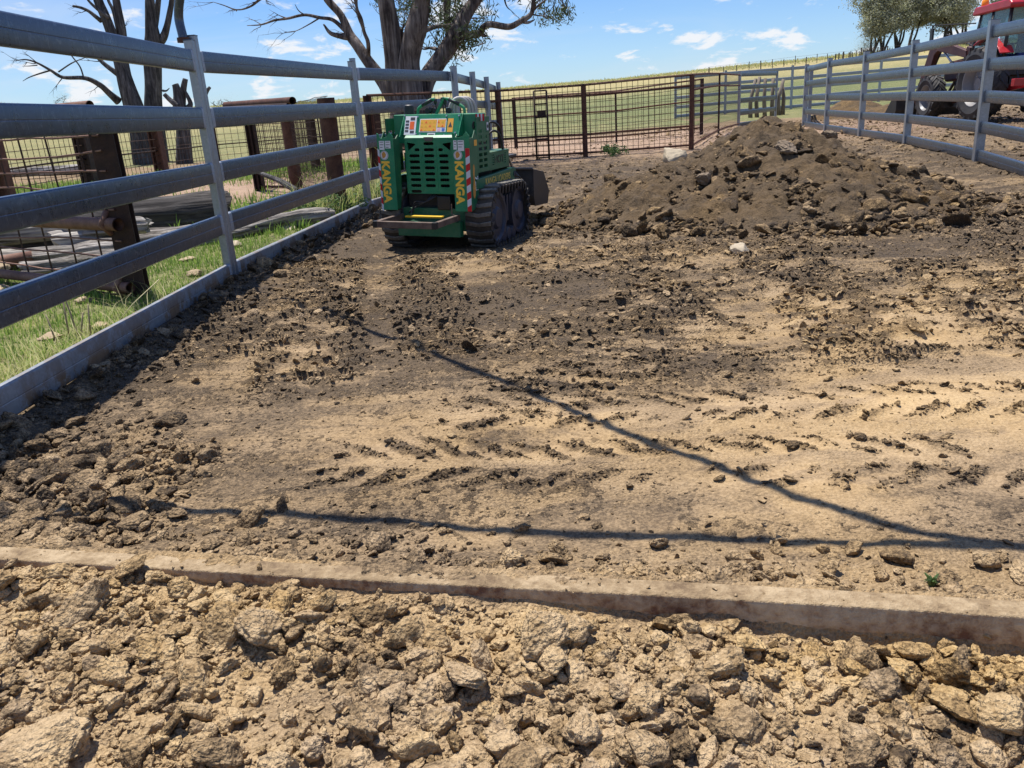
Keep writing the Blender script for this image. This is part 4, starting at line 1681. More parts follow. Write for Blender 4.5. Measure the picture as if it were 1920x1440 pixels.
# upper body boxes each side of the console
up = lp(MB().box2((-.40, .26, .90), (.40, .50, 1.148)), 'upper_body', M['green'], bevel=.006)
for s in (-1, 1):
    lp(MB().prism([(.12, .965), (.245, 1.148), (.262, 1.148), (.262, .965)], .008, 'x', s * .285), 'console_cheek', M['green'], con, bevel=.002)
    lp(MB().box2((s * .345 - .055, .255, .975), (s * .345 + .055, .263, 1.145)), 'corner_plate', M['green'], up, bevel=.002)
lp(MB().prism([(.372, 1.05), (.385, 1.085), (.395, 1.08), (.39, 1.06), (.395, 1.03), (.38, 1.015)], .02, 'y', .245), 'key_switch', M['black_plastic'], up, bevel=.002)
for k in range(5):
    lp(MB().prism([(.402 + k * .016, 1.145), (.418 + k * .016, 1.145), (.418 + k * .016, 1.085), (.402 + k * .016, 1.085)], .004, 'y', .262), 'reflective_tape', M['red_d'] if k % 2 == 0 else M['silver_d'], up, bevel=0)

# louvred side panels
for s in (-1, 1):
    mb = MB().box2((s * .436, .17, .65), (s * .445, .46, 1.12))
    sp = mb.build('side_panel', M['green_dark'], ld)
    c2 = MB()
    for r_ in range(7):
        for q in range(2):
            c2.box((s * .44, .245 + q * .115, .70 + r_ * .050), (.05, .085, .028))
    cut(sp, c2)
    lp(MB().box2((s * .428, .46, 1.06), (s * .445, .475, 1.12)), 'panel_edge', M['green_dark'], sp, bevel=.002)
lp(MB().box2((.447, .40, 1.0), (.449, .44, 1.07)), 'round_sticker', M['silver_d'], bevel=0)
lp(MB().lathe([(0, 0), (.016, 0), (.016, .002), (0, .002)], 16, 'x', (.449, .42, 1.035)), 'sticker_mark', M['ink'], bevel=0)

# hot exhaust guard box with cut slots; black letters stand in for dark openings
hb = MB().box2((-.43, .47, .645), (.44, .98, .80)).build('exhaust_guard', M['green_dark'], ld)
c3 = MB()
for y0_ in (.55, .865):
    for k in range(5):
        c3.prism([(y0_ + a, .690 + k * .021 + b) for a, b in capsule(.06, .010)], .02, 'x', .44)
cut(hb, c3)
put_text('lettering', 'HOT', .10, M['black_plastic'], hb, frame((.4415, .71, .728), (0, 1, 0), (0, 0, 1)), 1.15)
lp(MB().box2((-.435, .465, .800), (.446, .985, .806)), 'guard_lid', M['green_dark'], hb, bevel=.002)

# lift arms with name
for s in (-1, 1):
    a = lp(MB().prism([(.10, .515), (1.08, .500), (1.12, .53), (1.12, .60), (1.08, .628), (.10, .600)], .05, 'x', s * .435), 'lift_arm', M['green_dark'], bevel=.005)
    lp(MB().tube([(s * .455, 1.07, .565), (s * .466, 1.07, .565)], .028, 14), 'pivot_pin', M['navy'], a, bevel=0)
    lp(MB().tube([(s * .44, 1.08, .565), (s * .43, 1.30, .46), (s * .43, 1.42, .34)], [.035, .04, .035], 8), 'arm_link', M['black_paint'], a, True, bevel=0)
    if s > 0:
        put_text('lettering', 'KANGA LOADERS', .088, M['letter_dull'], a, frame((.4618, .62, .556), (0, 1, 0), (0, 0, 1)), .92, .0012)

# handles, levers, air cleaner on top
for s in (-1, 1):
    lp(MB().tube(curve_pts([(s * .23, .42, 1.13), (s * .23, .42, 1.185), (s * .20, .42, 1.215), (s * .10, .42, 1.268), (s * .055, .42, 1.275)], 5), .014, 8), 'grab_handle', M['green'], smooth=True, bevel=0)
    lp(MB().tube([(s * .185, .42, 1.224), (s * .085, .42, 1.271)], .017, 8), 'handle_grip', M['black_plastic'], smooth=True, bevel=0)
lp(MB().box((-.005, .42, 1.215), (.022, .03, .17), (0, R(32), 0)), 'lever_bracket', M['green'], bevel=.002)
for lx_, lz in ((-.055, 1.275), (.015, 1.285), (.04, 1.27), (-.11, 1.20)):
    lv = lp(MB().tube([(lx_, .45, 1.14), (lx_, .43, lz - .03)], .006, 6), 'lever', M['black_plastic'], smooth=True, bevel=0)
    lp(MB().tube([(lx_, .43, lz - .045), (lx_, .428, lz - .03), (lx_, .427, lz), (lx_, .427, lz + .006)], [.010, .017, .017, .009], 10), 'lever_knob', M['black_plastic'], lv, True, bevel=0)
for gx in (-.14, -.08, .07):
    lp(MB().lathe([(0, 0), (.026, 0), (.026, .03), (.02, .035), (0, .035)], 14, 'y', (gx, .43, 1.175)), 'gauge', M['black_plastic'], smooth=True, bevel=0, autosm=40)
lp(MB().box((.06, .44, 1.175), (.024, .012, .055)), 'label_plate', M['silver_d'], bevel=.001)
lp(MB().tube([(-.335, .45, 1.14), (-.335, .45, 1.20), (-.335, .45, 1.225), (-.335, .45, 1.235)], [.048, .048, .045, .030], 18), 'air_cleaner', M['black_plastic'], smooth=True, bevel=0, autosm=35)
# coiled pale hose standing behind the levers
for k in range(3):
    pts = []
    for q in range(26):
        a_ = 2 * math.pi * q / 25
        pts.append((.115 + .075 * math.cos(a_) + k * .018, .58 + .03 * k + .05 * math.cos(a_), 1.175 + .105 * math.sin(a_)))
    lp(MB().tube(pts, .016, 8, False), 'hose_coil', M['pale_hose'], smooth=True, bevel=0)
# black hydraulic loops at the front
for k in range(2):
    pts = curve_pts([(.30, .66 + k * .09, .80), (.32, .66 + k * .09, .98 - k * .05), (.36, .74 + k * .05, 1.06 - k * .08), (.40, .86 - k * .01, 1.00 - k * .06), (.41, .90, .80)], 6)
    lp(MB().tube(pts, .011, 8), 'hydraulic_hose', M['hose'], smooth=True, bevel=0)
for k in range(3):
    pts = curve_pts([(.42, .98, .50 - k * .02), (.46, 1.10, .54 - k * .02), (.47, 1.22, .50 - k * .03), (.44, 1.30, .36 - k * .02)], 6)
    lp(MB().tube(pts, .009, 8), 'hydraulic_hose', M['hose'], smooth=True, bevel=0)
# hoses and wires under the hood
for k in range(3):
    pts = curve_pts([(-.22 + k * .02, .08, .30), (-.14, .06, .36 + k * .02), (-.05, .09, .40), (.0 + k * .03, .15, .46)], 5)
    lp(MB().tube(pts, .007, 6), 'hydraulic_hose', M['hose'], smooth=True, bevel=0)
lp(MB().box2((.06, .10, .33), (.19, .2, .45)), 'battery_box', M['black_plastic'], bevel=.006)
lp(MB().tube([(.255, -.02, .40), (.255, -.02, .31), (.275, -.02, .30)], .006, 6), 'latch_rod', M['step_steel'], bevel=0)

# rear step frame
st = lp(MB().box2((-.28, -.455, .245), (.28, -.415, .300)), 'step_bar', M['step_steel'], bevel=.004)
for s in (-1, 1):
    lp(MB().box2((s * .28 - .02, -.414, .247), (s * .28 + .02, .06, .298)), 'step_side', M['step_steel'], bevel=.004)
    lp(MB().box2((s * .28 - .021, -.458, .244), (s * .28 + .021, -.413, .301)), 'end_cap', M['black_plastic'], st, bevel=.003)
mb = MB()
lp(MB().box2((-.17, -.10, .285), (.19, -.045, .300)), 'step_plate', M['yellow'], bevel=.003)
lp(MB().tube([(-.12, -.075, .30), (-.12, -.06, .34), (-.13, .05, .36)], .006, 6), 'step_latch', M['black_plastic'], bevel=0)

# tracks
def track(s):
    xi, xo = (.345, .590) if s > 0 else (.30, .500)
    c = s * (xi + xo) / 2
    w = xo - xi
    y0, y1, r0, r1, h = .33, .93, .235, .235, .53
    path = []
    # closed outline in (y,z): rear wheel, top, front wheel, bottom
    for k in range(13):
        a = R(90 + 180 * k / 12)
        path.append((y0 + .285 * math.cos(a) * .93, .240 + .285 * math.sin(a)))
    for k in range(1, 8):
        path.append((y0 + (y1 - y0) * k / 8, -.045))
    for k in range(13):
        a = R(-90 + 180 * k / 12)
        path.append((y1 + .245 * math.cos(a) * .80, .232 + .277 * math.sin(a)))
    for k in range(1, 8):
        path.append((y1 - (y1 - y0) * k / 8, .509 + .016 * k / 8))
    # resample evenly
    P = [Vector((0, a, b)) for a, b in path]
    P.append(P[0])
    L_ = [0]
    for i in range(1, len(P)):
        L_.append(L_[-1] + (P[i] - P[i - 1]).length)
    tot = L_[-1]

    def at(u):
        u = (u % 1.0) * tot
        for i in range(1, len(P)):
            if u <= L_[i]:
                f = (u - L_[i - 1]) / (L_[i] - L_[i - 1])
                return P[i - 1].lerp(P[i], f), (P[i] - P[i - 1]).normalized()
        return P[-1], (P[-1] - P[-2]).normalized()
    n = 96
    mb = MB()
    th = .020
    for i in range(n):
        p, t = at(i / n)
        nn = Vector((0, t.z, -t.y))
        for xx, d in ((-w / 2, 0), (w / 2, 0), (w / 2, -th), (-w / 2, -th)):
            q = p + nn * d
            mb.v.append((c + xx, q.y, q.z))
    ctr = Vector((0, .63, .26))
    p, t = at(.5)
    for i in range(n):
        j = (i + 1) % n
        for k in range(4):
            k2 = (k + 1) % 4
            mb.f.append((i * 4 + k, i * 4 + k2, j * 4 + k2, j * 4 + k))
    belt = lp(mb, 'track_belt', M['rubber'], bevel=0)
    # tread pads
    npad = 34
    pad_o = None
    for i in range(npad):
        p, t = at((i + .5) / npad)
        cen = (p - ctr)
        nn = Vector((0, t.z, -t.y))
        if nn.dot(cen) < 0:
            nn = -nn
        X = Vector((1, 0, 0))
        ww = w * .5
        prof = []
        mbp = MB()
        L2 = tot / npad
        # chevron pad with tapered lugs hanging over the edge
        pts = [(-ww, -.012, 0), (0, .010, 0), (ww, -.012, 0), (ww, .030, 0), (0, .048, 0), (-ww, .030, 0)]
        lo = [Vector((c, 0, 0)) + p + X * a + t * (b - .018) for a, b, _ in pts]
        hi = [Vector((c, 0, 0)) + p + X * a * .97 + t * (b * .85 - .016) + nn * .017 for a, b, _ in pts]
        mbp.add(lo + hi, [(0, 1, 2, 3, 4, 5), (11, 10, 9, 8, 7, 6), (0, 6, 7, 1), (1, 7, 8, 2), (2, 8, 9, 3), (3, 9, 10, 4), (4, 10, 11, 5), (5, 11, 6, 0)])
        lp(mbp, 'tread_pad', M['track_plate'], belt, bevel=.003)
        # side tooth
        mt = MB()
        for sd in (s,):
            q = Vector((c + sd * (w / 2 + .002), 0, 0)) + p
            a0 = [q - t * .020, q + t * .020, q + t * .020 + X * sd * .014, q - t * .020 + X * sd * .014]
            b0 = [v - nn * .075 + t * (.012 if k in (0, 3) else -.012) - X * sd * (.0 if k < 2 else .008) for k, v in enumerate(a0)]
            mt.add(a0 + b0, [(0, 1, 2, 3), (7, 6, 5, 4), (0, 4, 5, 1), (1, 5, 6, 2), (2, 6, 7, 3), (3, 7, 4, 0)])
        lp(mt, 'side_lug', M['rubber'], belt, bevel=.004)
    # wheels inside
    for yy, rr_ in ((y0, .235), (y1, .222)):
        wv = lp(MB().lathe([(0, s * .02), (rr_ * .35, s * .02), (rr_ * .45, s * -.005), (rr_ * .80, s * -.010), (rr_ * .88, s * .012), (rr_, s * .012), (rr_, -s * .16), (0, -s * .16)], 28, 'x', (s * (xo - .045), yy, .238)), 'idler_wheel', M['navy'], smooth=True, bevel=0, autosm=35)
    for k in range(3):
        lp(MB().lathe([(0, s * .015), (.055, s * .015), (.065, 0), (.065, -s * .14), (0, -s * .14)], 18, 'x', (s * (xo - .05), .50 + k * .13, .050)), 'road_roller', M['navy'], smooth=True, bevel=0, autosm=35)
    lp(MB().box2((s * (xi + .03), .36, .16), (s * (xo - .07), .92, .40)), 'track_frame', M['navy'], bevel=.01)
    for k in range(4):
        lp(MB().box2((s * (xo - .07), .46 + k * .085, .17), (s * (xo - .055), .50 + k * .085, .41)), 'frame_rib', M['navy'], bevel=.004)


track(-1)
track(1)

# bucket and quick hitch at the front
hit = lp(MB().box2((-.25, 1.36, .20), (.25, 1.44, .60)), 'quick_hitch', M['black_paint'], bevel=.006)
lp(MB().box2((-.10, 1.02, .72), (.43, 1.24, .742)), 'front_plate', M['bucket'], bevel=.002)
for xx in (.33, .39):
    lp(MB().tube([(xx, 1.10, .72), (xx + .01, 1.20, .60)], .013, 8), 'tilt_ram', M['bolt'], bevel=0)
lp(MB().box2((.20, 1.14, .56), (.36, 1.20, .72)), 'ram_bracket', M['black_paint'], bevel=.004)
prof = [(1.46, .56), (1.45, .30), (1.50, .20), (1.92, .175), (1.92, .187), (1.51, .215), (1.465, .31), (1.475, .56)]
bk = lp(MB().prism(prof, 1.04, 'x', 0), 'bucket', M['bucket'], bevel=.003)
for s in (-1, 1):
    lp(MB().prism([(1.45, .575), (1.455, .30), (1.50, .195), (1.94, .17), (1.99, .30), (1.80, .52)], .012, 'x', s * .526), 'bucket_side', M['bucket'], bk, bevel=.002)
lp(MB().tube([(-.52, 1.46, .575), (.52, 1.46, .575)], .016, 8), 'bucket_lip', M['bucket'], bk, True, bevel=0)

# ------------------------------------------------------------------ the red tractor
M['red'] = make_paint('red_tractor_paint', (.42, .014, .024), .28, .18)
M['red_worn_shaded'] = make_paint('worn_red_paint_shaded', (.055, .010, .012), .5, .45, wear=.3)  # red darkened for the shade on the loader arm, wear chips on top
M['rim'] = make_paint('silver_rim_paint', (.20, .21, .23), .4, .7)
M['tyre'] = make_paint('tractor_tyre_rubber', (.025, .025, .027), .7, .5, (.16, .135, .11))
M['beacon'] = make_flat('orange_beacon', (.95, .28, .01), .25, var=.1)
M['seat'] = make_flat('blue_seat_fabric', (.02, .05, .22), .8)
g_ = Mat('cab_glass')
g_.done((.45, .66, .68), .03, 0, spec=.6, **{'Transmission Weight': .75, 'IOR': 1.25})
M['glass'] = g_.m

TH = R(-3)
TX, TY = 12.58, 20.45
tz = gz(TX, TY) + .01
tr_ = thing('tractor', 'red farm tractor with front bucket standing behind the right-hand rails', 'tractor', (TX, TY, tz), (0, 0, TH))


def tp(mb, name, mat, parent=tr_, smooth=False, bevel=.01, autosm=None):
    return mb.build(name, mat, parent, smooth, bevel, autosm=autosm)


def wheel(x, y, r, w, rimr, nl):
    s = 1 if x > 0 else -1
    W_ = thing('wheel', None, None)
    W_.parent = tr_
    W_.location = (x, y, r)
    prof = [(rimr, -w * .40), (rimr + (r - rimr) * .5, -w * .5), (r * .93, -w * .44), (r * .965, -w * .2), (r * .97, w * .2), (r * .93, w * .44), (rimr + (r - rimr) * .5, w * .5), (rimr, w * .40)]
    mb = MB().lathe(prof, 40, 'x')
    for k in range(nl):
        for sd in (-1, 1):
            a0 = 2 * math.pi * (k + (.5 if sd > 0 else 0)) / nl
            vs = []
            for (xx, da, rr_) in ((0.0, 0.0, r * .955), (sd * w * .48, .26 * 20 / nl, r * .90)):
                for dw in (-.036, .036):
                    for hh in (-.02, .045 if xx == 0 else .05):
                        a = a0 + da + dw / r * 1.25
                        q = rr_ + hh
                        vs.append((xx + (0 if xx else -sd * .01), q * math.cos(a), q * math.sin(a)))
            mb.add(vs, [(0, 1, 3, 2), (4, 6, 7, 5), (0, 4, 5, 1), (2, 3, 7, 6), (0, 2, 6, 4), (1, 5, 7, 3)])
    mb.build('tyre', M['tyre'], W_, False)
    mb = MB().lathe([(0, s * w * .16), (rimr * .28, s * w * .18), (rimr * .34, s * w * .02), (rimr * .82, -s * w * .04), (rimr * .92, s * w * .30), (rimr * 1.0, s * w * .42), (rimr * 1.03, s * w * .42), (rimr * 1.0, s * w * .30), (rimr * .98, -s * w * .4)], 32, 'x')
    rm = mb.build('rim', M['rim'], W_, True, autosm=40)
    for k in range(8):
        a = k * math.pi / 4
        MB().tube([(s * w * .0, rimr * .5 * math.cos(a), rimr * .5 * math.sin(a)), (s * w * .06, rimr * .5 * math.cos(a), rimr * .5 * math.sin(a))], .02, 6).build('wheel_nut', M['bolt'], W_)
    return W_


for s in (-1, 1):
    wheel(s * .75, 0, .86, .46, .50, 20)
    wheel(s * .78, 2.52, .575, .36, .33, 16)
tp(MB().box2((-.28, -.35, .62), (.28, 2.3, 1.02)), 'gearbox', M['black_paint'])
tp(MB().tube([(-.6, 0, .86), (.6, 0, .86)], .13, 12), 'rear_axle', M['black_paint'], bevel=0)
tp(MB().tube([(-.65, 2.52, .575), (.65, 2.52, .575)], .09, 10), 'front_axle', M['black_paint'], bevel=0)
hood_ = tp(MB().prism([(.95, 1.02), (2.75, .95), (2.85, 1.05), (2.80, 1.38), (2.55, 1.47), (.95, 1.58)], .68, 'x', 0), 'bonnet', M['red_worn_shaded'], bevel=.05)
tp(MB().box2((-.25, 2.80, 1.0), (.25, 2.87, 1.34)), 'front_grille', M['black_plastic'], hood_)
# cab
cab = tp(MB().box2((-.66, -.55, 1.02), (.66, .85, 1.16)), 'cab_floor', M['black_paint'])
zf, zr = 2.45, 2.47
posts = {('f', -1): ((-.66, .90, 1.14), (-.60, .62, zf)), ('f', 1): ((.66, .90, 1.14), (.60, .62, zf)),
         ('m', -1): ((-.70, .05, 1.14), (-.64, .0, zf)), ('m', 1): ((.70, .05, 1.14), (.64, .0, zf)),
         ('r', -1): ((-.64, -.60, 1.14), (-.60, -.68, zr)), ('r', 1): ((.64, -.60, 1.14), (.60, -.68, zr))}
for k, (a, b) in posts.items():
    tp(MB().tube([a, b], .042, 8), 'cab_pillar', M['black_plastic'], bevel=0, smooth=True)


def pane(name, P, th=.008):
    P = [Vector(p) for p in P]
    n = (P[1] - P[0]).cross(P[2] - P[0]).normalized() * th
    Q = [p + n for p in P]
    return tp(MB().add(P + Q, [(0, 1, 2, 3), (7, 6, 5, 4), (0, 4, 5, 1), (1, 5, 6, 2), (2, 6, 7, 3), (3, 7, 4, 0)]), name, M['glass'], bevel=0)


f0, f1, r0, r1, m0, m1 = posts[('f', -1)], posts[('f', 1)], posts[('r', -1)], posts[('r', 1)], posts[('m', -1)], posts[('m', 1)]
pane('windscreen', [f0[0], f1[0], f1[1], f0[1]])
pane('rear_window', [(r0[0][0], r0[0][1], 1.5), (r1[0][0], r1[0][1], 1.5), r1[1], r0[1]])
pane('cab_door', [f0[0], m0[0], m0[1], f0[1]])
pane('cab_door', [f1[0], m1[0], m1[1], f1[1]])
pane('side_window', [(m0[0][0], m0[0][1], 1.45), (r0[0][0], r0[0][1], 1.45), r0[1], m0[1]])
pane('side_window', [(m1[0][0], m1[0][1], 1.45), (r1[0][0], r1[0][1], 1.45), r1[1], m1[1]])
roof = tp(MB().prism([(-.82, 2.47), (.86, 2.44), (.90, 2.49), (.78, 2.63), (-.70, 2.67), (-.84, 2.57)], 1.42, 'x', 0), 'cab_roof', M['red'], bevel=.05)
bc = tp(MB().tube([(-.56, .62, 2.62), (-.56, .62, 2.67), (-.56, .62, 2.76), (-.56, .62, 2.80)], [.075, .085, .078, .04], 14), 'beacon', M['beacon'], smooth=True, bevel=0, autosm=45)
st_ = tp(MB().prism([(-.42, 1.16), (-.05, 1.16), (.05, 1.42), (-.02, 1.50), (-.36, 1.48), (-.45, 2.05), (-.58, 2.05), (-.56, 1.45)], .52, 'x', 0), 'driver_seat', M['seat'], bevel=.04)
tp(MB().tube([(0, .62, 1.2), (0, .42, 1.72)], .025, 8), 'steering_column', M['black_plastic'], bevel=0)
tp(MB().lathe([(.17, 0), (.20, .01), (.20, .03), (.17, .035)], 20, 'z', (0, .40, 1.72)), 'steering_wheel', M['black_plastic'], bevel=0, smooth=True)
# guards over the rear wheels
for s in (-1, 1):
    vs, n = [], 14
    for i in range(n):
        a = R(62 + 78 * i / (n - 1))
        for xx in (s * .48, s * .80):
            for rr_ in (1.0, 1.03):
                vs.append((xx, -rr_ * -math.cos(a) * 1.0, .86 + rr_ * math.sin(a)))
    fs = []
    for i in range(n - 1):
        b, c = i * 4, i * 4 + 4
        fs += [(b + 1, b + 3, c + 3, c + 1), (b, c, c + 2, b + 2), (b, b + 1, c + 1, c), (b + 2, c + 2, c + 3, b + 3)]
    fs += [(0, 2, 3, 1), (4 * n - 4, 4 * n - 3, 4 * n - 1, 4 * n - 2)]
    tp(MB().add(vs, fs), 'mudguard', M['red'], smooth=False, bevel=.01)
    # mirror arm
    ar = tp(MB().tube([(s * .64, .80, 2.28), (s * 1.12, 1.95, 2.36), (s * 1.14, 2.0, 2.30)], .016, 6), 'mirror_arm', M['black_plastic'], bevel=0)
    tp(MB().box((s * 1.14, 2.0, 2.12), (.05, .16, .34)), 'mirror', M['black_plastic'], ar, bevel=.015)
    # front end loader: mast, arm, ram
    tp(MB().prism([(1.18, .70), (1.42, .70), (1.40, 1.60), (1.30, 1.78), (1.12, 1.74), (1.14, 1.4)], .10, 'x', s * .50), 'loader_mast', M['red_worn_shaded'], bevel=.01)
    la = tp(MB().prism([(1.22, 1.50), (1.26, 1.68), (2.86, 2.06), (3.20, 1.98), (4.02, .50), (3.84, .36), (3.58, .46), (2.98, 1.68), (2.80, 1.76)], .13, 'x', s * .52), 'loader_arm', M['red_worn_shaded'], bevel=.012)
    tp(MB().tube([(s * .52, 1.30, 1.10), (s * .52, 2.05, 1.42)], .05, 10), 'lift_ram', M['black_paint'], la, True, bevel=0)
    tp(MB().tube([(s * .52, 2.05, 1.42), (s * .52, 2.55, 1.72)], .028, 10), 'ram_rod', M['bolt'], la, True, bevel=0)
    tp(MB().tube([(s * .40, 2.75, 2.08), (s * .40, 3.55, 1.1), (s * .40, 4.05, .62)], .04, 8), 'crowd_ram', M['black_paint'], la, True, bevel=0)
tp(MB().tube([(-.60, 3.30, 1.32), (.60, 3.30, 1.32)], .06, 10), 'arm_crossbar', M['red_worn_shaded'], bevel=0)
for s in (-1, 1):
    tp(MB().tube([(s * .40, 1.30, 1.78), (s * .40, 2.75, 2.16)], .018, 6), 'loader_pipe', M['black_paint'], bevel=0)
bk_ = tp(MB().prism([(4.02, .62), (4.00, .25), (4.12, .05), (4.85, .02), (4.85, .045), (4.14, .085), (4.04, .26), (4.05, .62)], 2.1, 'x', 0), 'front_bucket', M['bucket'], bevel=.006)
for s in (-1, 1):
    tp(MB().prism([(4.0, .64), (4.0, .25), (4.12, .03), (4.88, .0), (4.80, .15), (4.30, .60)], .025, 'x', s * 1.055), 'bucket_side', M['bucket'], bk_, bevel=.004)
    tp(MB().prism([(3.86, .30), (4.02, .25), (4.02, .72), (3.92, .80)], .04, 'x', s * .52), 'bucket_bracket', M['black_paint'], bevel=.004)
# rear linkage
for s in (-1, 1):
    tp(MB().box((s * .36, -1.15, .80), (.09, 1.35, .14), (R(-6), 0, 0)), 'lower_link', M['red'], bevel=.01)
tp(MB().box((0, -1.75, .86), (1.9, .14, .16)), 'linkage_bar', M['red'], bevel=.01)
for k in range(2):
    tp(MB().tube([(-.36, -.62, 1.35), (-.36, -.95, .82)], .02, 6), 'lift_chain', M['black_paint'], bevel=0)
    break
# low windrow of soil beside the bucket
def windrow(name, label, cx_, cy_, rx, ry, h, seed, tone):
    n = 90
    xs = np.linspace(-1.15, 1.15, n)
    X, Y = np.meshgrid(xs, xs, indexing='ij')
    x = cx_ + X * rx
    y = cy_ + Y * ry
    d = np.hypot(X, Y)
    hh = h * np.clip(1 - d, -.2, 1) + .10 * h * fbm(x / .5, y / .5, 3, seed) * (d < 1) + .03 * fbm(x / .15, y / .15, 3, seed + 3) * (d < 1)
    z = ground_z(x, y, False) + hh
    idx = np.arange(n * n).reshape(n, n)
    f = np.stack([idx[:-1, :-1], idx[1:, :-1], idx[1:, 1:], idx[:-1, 1:]], -1).reshape(-1, 4)
    me = np_mesh(name, np.stack([x, y, z], -1).reshape(-1, 3), f, M['dirt'], True)
    set_attr(me, 'tone', np.full(n * n, tone) + .1 * fbm(x / .4, y / .4, 3, seed + 5).ravel())
    set_attr(me, 'och', np.full(n * n, .75))
    for k in ('grass', 'dryg', 'pink'):
        set_attr(me, k, np.zeros(n * n))
    o = link_mesh(name, me)
    return tag(o, label, 'dirt heap')


windrow('dirt_heap', 'low red-brown soil mound behind the right-hand rails left of the tractor bucket', 12.9, 30.2, 1.6, 1.5, .75, 611, .30)
windrow('dirt_heap', 'long flat red-brown soil bank in front of the tractor bucket', 14.2, 28.6, 2.6, 1.4, .50, 621, .27)

